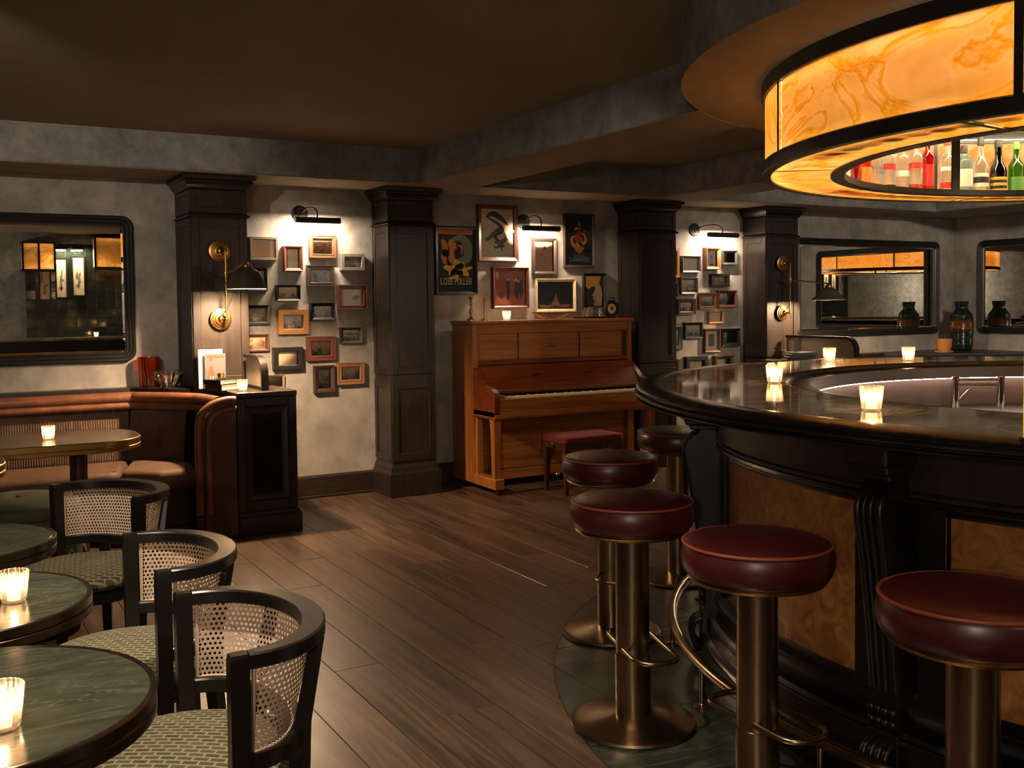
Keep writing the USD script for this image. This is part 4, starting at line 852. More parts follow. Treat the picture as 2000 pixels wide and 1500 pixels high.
# ------------------------------------------------------------------ swing arm lamps
def sconce(label, x, yf, z_top, z_bot, sx, sy, sz, rot_shade, m_plate, power, R=.132, hh=.145):
    t = thing("swing_arm_lamp", label, "wall lamp", (x, yf, (z_top+z_bot)/2), 0, "swing arm wall lamps on the pilasters")
    zc = (z_top+z_bot)/2
    plate = lathe([(0, 0), (.070, 0), (.074, .005), (.072, .012), (.058, .016), (.055, .022), (.044, .024), (.041, .032), (.028, .035), (.022, .044), (.010, .050), (0, .051)], 36)
    for z in (z_top, z_bot):
        part(t, "wall_rosette", mv(plate, 0, -.0005, z-zc, rx=PI/2), m_plate, smooth=30)
        part(t, "bracket", tube([(0, -.045, z-zc), (.012, -.07, z-zc), (.018, -.085, z-zc)], .008, 10), m_plate)
        part(t, "knob", mv(trimesh.creation.icosphere(2, .012), .018, -.088, z-zc), m_plate, smooth=60)
    part(t, "rod", tube([(.018, -.088, z_bot-zc), (.018, -.088, z_top-zc)], .0075, 12), m_plate, smooth=60)
    jz = 1.672-zc if z_top > 1.82 else 1.655-zc
    jz = jz
    part(t, "sliding_joint", mv(lathe([(0, -.022), (.014, -.022), (.016, -.01), (.016, .01), (.014, .022), (0, .022)], 16), .018, -.088, jz), m_plate, smooth=30)
    tip = np.array([sx-x, sy-yf, sz-zc])
    p0 = np.array([.018, -.088, jz]); back = p0+(p0-tip)*.28; back[2] = jz-.012
    part(t, "arm", tube(smoothpath([back, p0, (p0+tip)/2+[0, 0, .012], tip+[0, 0, .022], tip+[.004, 0, 0]], 8), .0062, 10), m_plate, smooth=60)
    part(t, "cord", tube(smoothpath([p0+[-.03, .0, -.02], p0+[.0, -.03, -.07], p0+[.035, -.03, -.14], p0+[.01, .0, -.22], [.0, -.05, z_bot-zc+.03]], 7), .0028, 8), "black_metal", smooth=60)
    n = 96; ang = np.linspace(0, 2*PI, n, endpoint=False); rings = []
    for r, z, f in ((.030, 0, 0), (.034, -.012, .2), (.066, -.030, .6), (.082, -.042, 1), (.105, -.085, 1), (R, -hh, 1), (R+.003, -hh-.004, 0), (R, -hh-.003, 0), (.103, -.086, 0), (.080, -.044, 0), (.03, -.014, 0)):
        rr_ = r*(1+.012*f*np.cos(ang*32)); rings.append(np.c_[rr_*np.cos(ang), rr_*np.sin(ang), np.full(n, z)])
    m = loft(rings[:7], cap=False); m.fix_normals(); m2 = loft(rings[6:], cap=False)
    m.apply_translation(tip); m2.apply_translation(tip)
    s = part(t, "shade", m, "shade_metal", smooth=35); part(s, "shade_lining", m2, "shade_inner", smooth=40, label="cream inside of the lamp shade")
    part(t, "shade_cap", mv(lathe([(0, .026), (.008, .026), (.014, .018), (.018, .008), (.032, .004), (.034, -.008), (0, -.008)], 20), *tip), m_plate, smooth=30)
    part(t, "bulb", mv(trimesh.creation.icosphere(2, .022), tip[0], tip[1], tip[2]-.065), "bulb", smooth=60)
    l = UsdLux.SphereLight.Define(stage, t+"/lamp_light"); l.CreateRadiusAttr(.03); l.CreateIntensityAttr(power); l.CreateNormalizeAttr(True); l.CreateColorAttr((1.0, .68, .42))
    l.AddTranslateOp().Set(Gf.Vec3d(float(tip[0]), float(tip[1]), float(tip[2]-.095)))
SC = 15.0
sconce("brass swing arm wall lamp with pleated dark shade on the banquette pilaster", 1.712, 6.948, 1.833, 1.375, 1.780, 6.53, 1.720, 0, "brass", SC, R=.122)
sconce("copper toned swing arm lamp with smooth dark shade, behind the bar", 7.020, 7.088, 1.811, 1.344, 7.245, 6.72, 1.590, 0, "brass_dull", SC*.5, R=.158, hh=.125)
# ------------------------------------------------------------------ the left corner: banquette, end cabinet, tables, chairs
bq = thing("banquette", "brown velvet corner banquette with rolled leather edges under the mirror", "banquette", (0, 0, 0))
def ribbed(p0, p1, z0, z1, lean, pitch=.015, amp=.004, round_top=.02):
    p0, p1 = np.array(p0), np.array(p1); L = np.linalg.norm(p1-p0); d = (p1-p0)/L; nrm = np.array([d[1], -d[0]])
    ns = int(L/pitch)*5; s_ = np.linspace(0, L, ns+1); off = amp*np.abs(np.cos(s_*PI/pitch)); rings = []
    for z, o in ((z0, 0), (z0+.02, .008), ((z0+z1)/2, .012), (z1-.02, .008), (z1, -.004)):
        f_ = lean*(1-(z-z0)/(z1-z0)); P = p0+np.outer(s_, d)+np.outer(off+o+f_, nrm); rings.append(np.c_[P, np.full(len(s_), z)])
    back = [np.c_[p0+np.outer(s_, d)+np.outer(np.full(len(s_), -.03), nrm), np.full(len(s_), z)] for z in (z1, z0)]
    m = loft(rings+back+[rings[0]], closed_ring=False, cap=False); return m
part(bq, "back_panel", ribbed((-.9, 7.17), (1.135, 7.17), .44, .835, .05), "velvet_brown", smooth=50)
part(bq, "back_panel", ribbed((1.165, 7.145), (1.455, 6.815), .44, .835, .05), "velvet_brown", smooth=50)
part(bq, "back_panel", ribbed((1.515, 6.77), (1.515, 6.40), .44, .835, .03), "velvet_brown", smooth=50)
part(bq, "seat_base", cat(prism([(-.9, 6.70), (1.02, 6.70), (1.22, 6.52), (1.42, 6.52), (1.42, 6.42), (1.50, 6.42), (1.50, 6.75), (1.16, 7.14), (-.9, 7.14)], .0, .335)), "ebony")
def soft_poly(poly, z0, z1, r, dome=.012):
    P = Polygon(poly).buffer(-.03).buffer(.03, quad_segs=4); rings = []
    ext = np.array(P.exterior.coords)[:-1]; n = 120
    def ring_(q, z):
        ln = q.exterior.length; st = np.array(P.exterior.coords[0]); o = q.exterior.project(Point(st))
        return np.array([(*q.exterior.interpolate((o+ln*k/n) % ln).coords[0], z) for k in range(n)])
    rings.append(ring_(P, z0))
    for t in np.linspace(0, PI/2, 6): rings.append(ring_(P.buffer(-max(r*(1-math.cos(t)), 1e-4)), z1-r+r*math.sin(t)))
    c = np.array(P.centroid.coords[0]); last = rings[-1]
    for s_ in (.8, .6, .4, .2, .05): rings.append(np.c_[c+(last[:, :2]-c)*s_, np.full(n, z1+dome*(1-s_*s_))])
    m = loft(rings); m.fix_normals(); return m
part(bq, "seat_cushion", soft_poly([(-.9, 6.62), (.985, 6.62), (1.13, 7.12), (-.9, 7.12)], .335, .448, .04), "velvet_brown", smooth=60)
part(bq, "seat_cushion", soft_poly([(1.0, 6.62), (1.20, 6.47), (1.44, 6.49), (1.46, 6.76), (1.17, 7.10), (1.14, 7.10)], .335, .452, .04), "velvet_brown", smooth=60)
pil_gap = sbox(1.495, 6.918, 1.94, 7.42)
part(bq, "side_body", prism(Polygon([(1.525, 6.40), (1.648, 6.40), (1.648, 6.90), (1.545, 6.90), (1.47, 6.83), (1.525, 6.77)]), .0, .86), "ebony")
part(bq, "rear_body", prism(Polygon([(-.9, 7.175), (1.145, 7.175), (1.47, 6.835), (1.515, 6.89), (1.49, 6.93), (1.49, 7.40), (-.9, 7.40)]), .0, .866), "dark_wood_h")
rollp = lambda z, o: smoothpath([(-.9, 7.125-o, z), (.4, 7.125-o, z), (1.10, 7.125-o, z), (1.19-o*.5, 7.09-o, z), (1.45-o, 6.80-o*.5, z), (1.505-o, 6.70, z), (1.535-o, 6.52, z), (1.550-o, 6.395, z)], 8)
part(bq, "upper_roll", tube(rollp(.862, 0), .037, 14), "roll_leather", smooth=60); part(bq, "lower_roll", tube(rollp(.808, .012), .025, 12), "roll_leather", smooth=60)
part(bq, "arm_front", prism_y(Polygon([(1.45, .02), (1.648, .02), (1.648, .86), (1.60, .86), (1.51, .83), (1.46, .77), (1.45, .70)]), 6.365, 6.402), "velvet_brown", label="dark end face of the banquette arm")
part(bq, "arm_roll", tube(smoothpath([(1.648, 6.37, .872), (1.58, 6.37, .872), (1.49, 6.37, .842), (1.432, 6.37, .78), (1.418, 6.37, .68), (1.418, 6.37, .4), (1.418, 6.37, .17)], 8), .026, 12), "roll_leather", smooth=60)
part(bq, "arm_roll", tube(smoothpath([(1.648, 6.362, .818), (1.59, 6.362, .818), (1.52, 6.362, .79), (1.484, 6.362, .735), (1.474, 6.362, .65), (1.474, 6.362, .4), (1.474, 6.362, .17)], 8), .020, 12), "roll_leather", smooth=60)
part(bq, "foot_plinth", cat(bx(1.40, 1.648, 6.38, 6.42, 0, .16, b=.004), prism([(-.9, 6.66), (1.0, 6.66), (1.21, 6.49), (1.40, 6.49), (1.40, 6.52), (1.22, 6.53), (1.02, 6.70), (-.9, 6.70)], 0, .09)), "ebony")
lg = Polygon([(-.9, 7.405), (-.9, 7.285), (1.17, 7.285), (1.215, 7.245), (1.52, 6.91), (1.655, 6.91), (1.655, 7.405)]).difference(pil_gap)
lg = max(getattr(lg, "geoms", [lg]), key=lambda q: q.area)
part(bq, "ledge", prism(lg, .868, .912), "dark_wood_h", label="dark wooden ledge behind the banquette")

# end cabinet with its curved divider
def end_cabinet(label, x0, x1, y0, y1, yp, xd, yd0, ztop=.912, face=-1, simple=False):
    t = thing("end_cabinet", label, "cabinet", ((x0+x1)/2, y0, 0)); ox, oy = (x0+x1)/2, y0
    w = (x1-x0)/2; d = y1-y0
    part(t, "body", bx(-w+.004, w-.004, .012, d, .12, ztop-.03), "dark_wood")
    part(t, "top", bx(-w-.006, w+.004, -.006, d, ztop-.032, ztop, b=.003), "dark_wood_h")
    part(t, "plinth", cat(bx(-w-.002, w+.022, -.022, d, 0, .118, b=.004), prism_y([(-w, .118), (w+.022, .118), (w+.004, .145), (-w, .145)], -.004, d)), "dark_wood_h")
    part(t, "door_frame", cat(bx(-w, -w+.055, -.002, .02, .15, ztop-.034, b=.003), bx(w-.055, w, -.002, .02, .15, ztop-.034, b=.003), bx(-w+.055, w-.055, -.002, .02, ztop-.09, ztop-.034, b=.003), bx(-w+.055, w-.055, -.002, .02, .15, .215, b=.003)), "dark_wood")
    iw, ih, zc = 2*w-.11, ztop-.09-.215, (ztop-.09+.215)/2
    m = mitred(iw, ih, [(0, .010), (0, -.002), (.012, -.010), (.030, -.004), (.046, .006), (.046, .010)]); m.apply_translation((0, 0, zc)); part(t, "panel_moulding", m, "dark_wood", smooth=20)
    part(t, "grille_back", bx(-iw/2, iw/2, .010, .016, zc-ih/2, zc+ih/2), "dark_void")
    gw, gh = iw-.10, ih-.10; bars = []
    sp = .0155
    g = []
    area = sbox(-gw/2, -gh/2, gw/2, gh/2)
    from shapely.geometry import LineString
    k = int((gw+gh)/sp)+2
    lines = []
    for i in range(-k, k):
        for s_ in (1, -1):
            L_ = LineString([(i*sp*1.414, -gh/2-.5), (i*sp*1.414+s_*(gh+1), gh/2+.5)]).intersection(area)
            if L_.length > .004: lines.append(L_)
    bars = [tube([(p[0], .004, p[1]+zc) for p in L_.coords], .0016, 4) for L_ in lines]
    part(t, "grille", cat(*bars), "gunmetal", smooth=False, kind="stuff", label="diagonal metal lattice in the cabinet door")
    return t
end_cabinet("dark wooden end cabinet with a metal lattice door beside the banquette", 1.665, 2.050, 6.400, 6.915, 6.955, 1.87, 6.49)
def divider(label, x, y0, y1, zb, h, r=.13, wd=.047):
    t = thing("curved_divider", label, "divider", (x, y1, zb))
    L = y1-y0
    prof = [(-L, 0)]+[(-L+r-r*math.cos(a), h-r+r*math.sin(a)) for a in np.linspace(0, PI/2, 12)]+[(0, h)]
    inn = [(0, h-.022)]+[(-L+.022+(r-.022)-(r-.022)*math.cos(a), h-.022-(r-.022)+(r-.022)*math.sin(a)) for a in np.linspace(PI/2, 0, 12)]+[(-L+.022, 0)]
    part(t, "frame", prism_x(prof+inn, -wd/2, wd/2), "ebony_satin", smooth=40)
    part(t, "panel", prism_x(inn[::-1]+[(0, 0)], -.006, .006), "panel_beige", label="beige panel inside the curved frame")
    part(t, "bottom_rail", bx(-wd/2+.008, wd/2-.008, -L+.02, 0, 0, .02), "ebony_satin")
divider("curved black framed divider standing on the lattice door cabinet", 1.873, 6.485, 6.912, .913, .222)

# small things on the ledge and the cabinet
def ribbed_glass(R0, R1_, h, n=24, amp=.05, wall=.0035, base=.006):
    a = np.linspace(0, 2*PI, n*6, endpoint=False); rings = []
    for r, z, f in ((R0*.92, 0, 0), (R0, .004, .6), (R0+(R1_-R0)*.5, h*.5, 1), (R1_, h-.003, 1), (R1_-wall*.4, h, .6), (R1_-wall, h-.002, 0), (R0+(R1_-R0)*.5-wall, h*.5, 0), (R0-wall, base, 0)):
        rr_ = r*(1+amp*f*np.cos(n*a)); rings.append(np.c_[rr_*np.cos(a), rr_*np.sin(a), np.full(len(a), z)])
    m = loft(rings); m.fix_normals(); return m
v = thing("amber_vase", "ribbed amber glass vase on the ledge below the mirror's right corner", "vase", (1.306, 7.335, .9125))
part(v, "glass", ribbed_glass(.064, .071, .205, 20, .04), "amber_glass", smooth=50); part(v, "base_disc", lathe([(0, .0062), (.055, .0062), (.055, .012), (0, .012)], 30), "b_brown")
bw = thing("crystal_bowl", "cut crystal bowl with looped rim beside the amber vase", "bowl", (1.392, 7.105, .9125))
a = np.linspace(0, 2*PI, 96, endpoint=False); rings = []
for r, z, f in ((.05, 0, 0), (.056, .004, 0), (.052, .016, .2), (.075, .045, .8), (.095, .085, 1), (.100, .105, 1.2), (.094, .104, 1.0), (.088, .085, .6), (.068, .05, .4), (.03, .025, 0)):
    rr_ = r*(1+.05*f*np.cos(12*a)); rings.append(np.c_[rr_*np.cos(a), rr_*np.sin(a), z+.006*f*np.cos(12*a+PI)])
m = loft(rings); m.fix_normals(); part(bw, "glass", m, "crystal", smooth=40)
part(bw, "rim_loops", cat(*[mv(trimesh.creation.torus(.012, .004, major_sections=14, minor_sections=6), .098*math.cos(t), .098*math.sin(t), .106, rx=PI/2, rz=t+PI/2) for t in np.linspace(0, 2*PI, 16, endpoint=False)]), "crystal", smooth=60, kind="stuff")
def book(name, label, w, d, h, loc, rz, cover, group=None, spine=None):
    t = thing(name, label, "book", loc, rz, group)
    part(t, "pages", bx(-w/2+.003, w/2-.004, -d/2+.004, d/2-.004, .003, h-.003), "white_page", smooth=False)
    part(t, "cover", cat(bx(-w/2, w/2, -d/2, d/2, 0, .003), bx(-w/2, w/2, -d/2, d/2, h-.003, h), bx(-w/2, -w/2+.003, -d/2, d/2, .002, h-.002)), cover, smooth=False)
    return t
book("book", "thick pale paged book at the bottom of the stack on the lattice door cabinet", .150, .145, .040, (1.655, 6.725, .9125), 30, "ebony")
book("book", "black covered book on top of the stack beside the divider", .150, .150, .030, (1.645, 6.73, .9530), 32, "ebony")
gt = thing("gold_cup", "tiny gold cup on the book stack beside the divider", "cup", (1.650, 6.735, .9832))
part(gt, "bowl", lathe([(0, .006), (.016, .006), (.020, .014), (.021, .038), (.019, .038), (.017, .014), (0, .012)], 24), "brass"); part(gt, "saucer", lathe([(0, 0), (.030, 0), (.034, .004), (.03, .006), (0, .0058)], 28), "clear_glass")
def leaning(name, label, w, h, th, loc, rz, tilt, m_, deco):
    t = thing(name, label, "book", loc, rz)
    def lean(q): q = q.copy(); q.apply_transform(RX(-tilt)); return q
    part(t, "cover", lean(bx(-w/2, w/2, -th, 0, 0, h, b=.0015)), m_)
    for nm, polys, mm, dy in deco: part(t, nm, lean(cat(*[prism_y(p, -th-.0012-dy, -th-.0002) for p in polys])), mm, smooth=False)
    return t
leaning("art_book", "tall white book leaning on the pilaster behind the grey one", .162, .262, .010, (1.625, 6.902, .9125), 0, .02, "white_page", [])
leaning("art_book", "dark grey book with a red dress figure leaning on the pilaster", .140, .232, .012, (1.650, 6.882, .9125), 0, .03, "ink_slate",
        [("printed_dress", [[(-.045, .085), (-.005, .085), (-.012, .125), (-.020, .150), (-.034, .150), (-.042, .120)], blob(-.026, .195, .012, .010, 14, .2, 71), [(-.05, .205), (.06, .205), (.06, .222), (-.05, .222)]], "ink_red", 0),
         ("printed_shoes", [[(-.040, .045), (-.034, .045), (-.032, .085), (-.037, .085)], [(-.018, .045), (-.012, .045), (-.014, .085), (-.019, .085)]], "ink_cream", 0)])

# ---- candles in ribbed tumblers
def make_candle(label, loc, group=None):
    t = thing("candle_tumbler", label, "candle", loc, 0, group)
    part(t, "glass", ribbed_glass(.0275, .0345, .073, 22, .045, .003, .005), "candle_glass", smooth=50)
    w_ = part(t, "wax", lathe([(0, .006), (.022, .006), (.024, .028), (.021, .030), (0, .0285)], 24), "wax")
    part(w_, "wick", lathe([(0, .028), (.0008, .028), (.0008, .037), (0, .037)], 6), "dark_void")
    part(t, "flame", lathe([(0, .033), (.003, .036), (.0046, .041), (.004, .047), (.002, .054), (0, .060)], 12), "flame", smooth=60)
    return t
CD = [("lit candle tumbler nearest to the front rim of the bar top", (2.452, 2.105, 1.1212)), ("lit candle tumbler on the left part of the bar top, next to the piano side", (2.975, 3.045, 1.1212)),
      ("lit candle tumbler on the far bar top in front of the stacked books", (4.298, 3.98, 1.1212)), ("lit candle tumbler on the far bar top in front of the terracotta pot", (4.648, 3.74, 1.1212)),
      ("lit candle tumbler on the second small round table", (.156, 2.70, .7502)), ("lit candle tumbler on the nearest small round table, cut by the left edge", (.086, 1.885, .7502)),
      ("lit candle tumbler on the gold edged banquette table", (.540, 6.00, .7502)), ("lit candle tumbler on the lattice door cabinet beside the books", (1.745, 6.56, .9125)), ("lit candle tumbler on the piano lid", (4.075, 7.19, 1.3275))]
cand0 = make_candle(*CD[0], "candles in ribbed tumblers")
for lb, p in CD[1:]: copy_of(cand0, "candle_tumbler", lb, p)

# ---- small round tables
def round_table(label, x, y, R, group="small round tables in a row at the left"):
    t = thing("round_table", label, "table", (x, y, 0), 0, group)
    part(t, "tabletop", lathe([(0, .722), (R-.012, .722), (R-.012, .7485), (R-.014, .75), (0, .75)], 72), "table_marble", smooth=30)
    part(t, "edge_band", lathe([(R-.012, .702), (R-.002, .702), (R, .706), (R, .722), (R-.003, .725), (R, .728), (R, .7475), (R-.0025, .7505), (R-.012, .7500), (R-.012, .722)], 96, closed=True), "bronze_dark", smooth=35)
    part(t, "under_plate", lathe([(0, .700), (R*.62, .700), (R-.013, .706), (R-.013, .722), (0, .722)], 48), "ebony")
    part(t, "column", lathe([(.036, .03), (.036, .70)], 28), "ebony"); part(t, "foot", lathe([(0, 0), (R*.68, 0), (R*.68, .010), (R*.5, .020), (.05, .034), (.036, .05), (0, .05)], 48), "ebony")
plain("bronze_dark", (.050, .033, .020), .3, metal=.8, var=.2, scale=10)
round_table("nearest small round table with dark green stone top, at the bottom left corner", .030, 2.023, .3257)
round_table("second small round table with dark green stone top, a candle in plain view on it", .042, 2.750, .2947)
round_table("farthest of the small round tables, without a candle, before the green pouf", .047, 3.479, .2802)
def oval_table(label, x0, x1, y0, y1):
    cx, cy = (x0+x1)/2, (y0+y1)/2; t = thing("banquette_table", label, "table", (cx, cy, 0))
    P = affinity.translate(sbox(x0, y0, x1, y1).buffer(-.26).buffer(.26, quad_segs=16), -cx, -cy)
    part(t, "tabletop", prism(P.buffer(-.010), .722, .750), "table_marble", smooth=30)
    ext = np.array(P.exterior.coords)[:-1]; prof = [(.010, .690), (.003, .690), (0, .695), (0, .712), (.004, .716), (0, .720), (0, .7465), (.003, .7505), (.010, .7502)]
    rings = []
    for ins, z in prof:
        q = np.array(P.buffer(-max(ins, 1e-5)).exterior.coords)[:-1]; L_ = P.buffer(-max(ins, 1e-5)).exterior
        rings.append(np.array([(*L_.interpolate(k/160, normalized=True).coords[0], z) for k in range(160)]))
    m = loft(rings, cap=False); m.fix_normals(); part(t, "gold_edge", m, "gold_edge", smooth=25)
    part(t, "under_plate", prism(P.buffer(-.011), .690, .722), "mahogany")
    px = .69-cx if x1 > .6 else 0.0
    part(t, "column", mv(lathe([(.046, .03), (.046, .69)], 28), px, 0), "mahogany"); part(t, "foot", mv(lathe([(0, 0), (.24, 0), (.24, .010), (.2, .02), (.06, .034), (.046, .05), (0, .05)], 48), px, 0), "ebony")
oval_table("gold edged banquette table with rounded end and a lit candle", -.25, 1.005, 5.70, 6.355)
oval_table("gold edged table of which only the rounded corner shows at the left edge", -.95, .287, 4.99, 5.64)

# ---- cane tub chairs
def make_chair(label, loc, rz, group="cane backed tub chairs"):
    t = thing("cane_chair", label, "chair", loc, rz, group)
    # local: the chair faces -x, its back is at +x
    def U(s_, a_, b_, x0):   # s_ in [-1, 1] runs from the far post round the back to the near post
        th = s_*PI/2; c = abs(math.cos(th))**.92; return np.array([x0+a_*c, -b_*math.sin(th)])
    S = np.linspace(-1, 1, 49)
    def rail(zc, hh, a_, b_, x0, w_end, w_mid, n=49):
        rings = []
        for s_ in np.linspace(-1, 1, n):
            p = U(s_, a_, b_, x0); e = 1e-3; tg = U(min(s_+e, 1), a_, b_, x0)-U(max(s_-e, -1), a_, b_, x0); tg /= np.linalg.norm(tg); nn = np.array([-tg[1], tg[0]])
            if nn[0]*(p[0]-x0)+nn[1]*p[1] < 0: nn = -nn
            w = w_end+(w_mid-w_end)*math.cos(s_*PI/2)**.7 if abs(s_) < 1 else w_end
            c = .004; q = []
            for u_, z_ in ((-w/2+c, -hh/2), (w/2-c, -hh/2), (w/2, -hh/2+c), (w/2, hh/2-c), (w/2-c, hh/2), (-w/2+c, hh/2), (-w/2, hh/2-c), (-w/2, -hh/2+c)):
                q.append((*(p+nn*u_), zc+z_))
            rings.append(np.array(q))
        m = loft(rings); m.fix_normals(); return m
    TA, TB, LA, LB = .205, .258, .150, .247
    part(t, "top_rail", rail(.7375, .034, TA, TB, .038, .030, .056), "ebony_satin", smooth=40)
    part(t, "lower_rail", rail(.5220, .036, LA, LB, .038, .026, .050), "ebony_satin", smooth=40)
    for sy in (-1, 1):
        y0 = sy*.258; m = loft([np.array([(.018+dx-o, y0+dy-sy*q, z) for dx, dy in ((-a_, -b_), (a_, -b_), (a_, b_), (-a_, b_))]) for z, a_, b_, o, q in ((0, .014, .014, .0, .012), (.42, .019, .018, 0, .006), (.72, .020, .017, 0, 0), (.742, .020, .017, 0, 0), (.754, .017, .014, 0, 0))]); m.fix_normals()
        part(t, "front_leg", m, "ebony_satin", smooth=20)
    for sy in (-1, 1):
        tp = U(sy*.40, TA, TB, .038)*np.array([1.045, 1.07]); lp = U(sy*.44, LA, LB, .038)*np.array([1.10, 1.09]); ft = lp*1.14
        seq = [(tp, .724, .011), (lp+(tp-lp)*.12, .545, .013), (lp, .50, .015), (lp*.97, .40, .017), (ft, 0, .012)]
        dr = lp/np.linalg.norm(lp); pr = np.array([-dr[1], dr[0]])
        m = loft([np.array([(*(p+dr*a_*w+pr*b_*w*1.25), z) for a_, b_ in ((-1, -1), (1, -1), (1, 1), (-1, 1))]) for p, z, w in seq[::-1]]); m.fix_normals()
        part(t, "rear_leg", m, "ebony_satin", smooth=20)
    # cane weave with real holes
    z0, z1 = .541, .7205
    def P3(s_, v_):
        a_ = LA+(TA-LA)*v_; b_ = LB+(TB-LB)*v_; p = U(s_, a_, b_, .038); return np.array([p[0], p[1], z0+(z1-z0)*v_])
    ss = np.linspace(-.965, .965, 400); L_ = np.r_[0, np.cumsum([np.linalg.norm(P3(ss[i+1], .5)-P3(ss[i], .5)) for i in range(399)])]
    tot = L_[-1]; cell = .0122; nu = int(tot/cell); nv = 15; V, Fc = [], []
    s_of = lambda d: np.interp(d, L_, ss)
    oct_ = [(math.cos(k*PI/4+PI/8)*.30, math.sin(k*PI/4+PI/8)*.30) for k in range(8)]
    sq = [(.5, .21), (.21, .5), (-.21, .5), (-.5, .21), (-.5, -.21), (-.21, -.5), (.21, -.5), (.5, -.21)]
    for jv in range(nv):
        for iu in range(nu):
            off = .5*(jv % 2); cu = (iu+.5+off)
            if cu+.5 > nu: continue
            b0 = len(V)
            outer_ = [(.5, .5), (-.5, .5), (-.5, -.5), (.5, -.5)]
            pts = oct_+outer_
            for du, dv in pts: V.append(P3(s_of((cu+du)*tot/nu), (jv+.5+dv)/nv))
            o = b0+8
            for q in ((0, 1, o), (1, o+1, o), (1, 2, o+1), (2, 3, o+1), (3, o+2, o+1), (3, 4, o+2), (4, 5, o+2), (5, o+3, o+2), (5, 6, o+3), (6, 7, o+3), (7, o, o+3), (7, 0, o)):
                Fc.append(tuple(b0+i if i < 8 else i for i in q))
    cane = trimesh.Trimesh(np.array(V), np.array(Fc), process=False)
    ed = []
    for s0, s1 in ((-.985, -.955), (.955, .985)):
        rings = [[P3(s_, v_) for v_ in np.linspace(0, 1, 8)] for s_ in (s0, s1)]; b = np.array(rings).reshape(-1, 3); fc = []
        for i in range(7): fc += [(i, i+1, i+9), (i, i+9, i+8)]
        ed.append(trimesh.Trimesh(b, np.array(fc), process=False))
    part(t, "cane_panel", cat(cane, *ed), "cane", smooth=False, label="woven cane panel with open holes")
    pb = [P3(s_, 0) for s_ in np.linspace(-.97, .97, 40)]; pt = [P3(s_, 1) for s_ in np.linspace(.97, -.97, 40)]
    part(t, "cane_beading", tube(np.array(pb+pt), .0038, 6, closed=True), "cane", smooth=60)
    part(t, "seat_rail", mv(lathe([(0, .375), (.235, .375), (.245, .385), (.247, .418), (.235, .425), (0, .425)], 56), -.035, 0), "ebony_satin", smooth=35)
    part(t, "seat_cushion", mv(lathe([(0, .424), (.240, .424), (.252, .434), (.254, .448), (.246, .463), (.22, .474), (.15, .484), (.07, .488), (0, .489)], 64), -.035, 0), "seat_fabric", smooth=60)
    return t
mk("seat_fabric", {"tc": ("texture_coordinate", {}), "mp": ("mapping", {"rotation": (0, 0, .6), "scale": (1, 1, 1)}), "b": ("brick_texture", dict(scale=17, mortar_size=.055, mortar_smooth=.3, brick_width=.62, row_height=.30, offset=.5, color1=(.030, .036, .012), color2=(.075, .072, .022), mortar=(.27, .21, .11))),
     "n": ("noise_texture", dict(scale=300)), "bu": ("bump", dict(strength=.3, distance=.001)), "p": ("principled_bsdf", dict(roughness=.8, sheen_weight=.2))},
   [("tc.object", "mp.vector"), ("mp.vector", "b.vector"), ("b.color", "p.base_color"), ("b.fac", "bu.height"), ("bu.normal", "p.normal")])
ch0 = make_chair("nearest dark cane tub chair with green lattice seat, at the bottom of the picture", (.500, 2.285, .0005), 0)
copy_of(ch0, "cane_chair", "middle dark cane tub chair with green lattice seat, pushed to the second round table", (.500, 3.045, .0005), 0)
copy_of(ch0, "cane_chair", "farthest dark cane tub chair, turned a little, in front of the green pouf", (.520, 4.17, .0005), 27)

# ---- green pouf
pf = thing("pouf", "round green velvet pouf with scalloped skirt and red fringe behind the farthest table", "pouf", (.325, 5.05, 0))
part(pf, "body", lathe([(0, .03), (.235, .03), (.245, .12), (.248, .40), (.255, .50), (.250, .53)], 64), "velvet_green", smooth=60)
part(pf, "cushion", lathe([(.250, .53), (.262, .545), (.258, .572), (.235, .592), (.17, .612), (.06, .618), (.02, .606), (0, .603)], 64), "velvet_green", smooth=60)
part(pf, "button", mv(trimesh.creation.icosphere(2, .014), 0, 0, .604), "velvet_green", smooth=60)
a = np.linspace(0, 2*PI, 360, endpoint=False); sc_ = .34+.045*(1-np.abs(np.sin(a*8)))
ring1 = np.c_[.262*np.cos(a), .262*np.sin(a), np.full(360, .52)]; ring2 = np.c_[.268*np.cos(a), .268*np.sin(a), .40*np.ones(360)]; ring3 = np.c_[.270*np.cos(a), .270*np.sin(a), sc_]
part(pf, "scalloped_skirt", loft([ring1, ring2, ring3], cap=False), "velvet_green", smooth=60)
part(pf, "scallop_trim", tube(np.c_[.2705*np.cos(a), .2705*np.sin(a), sc_], .004, 6, closed=True), "scallop_trim", smooth=60)
ang = np.linspace(0, 2*PI, 260*2, endpoint=False); rr_ = .258+.004*(np.arange(520) % 2)
part(pf, "fringe", loft([np.c_[rr_*np.cos(ang), rr_*np.sin(ang), np.full(520, z)] for z in (.41, .2, .03)], cap=False), "fringe_red", smooth=False, kind="stuff", label="long red fringe")
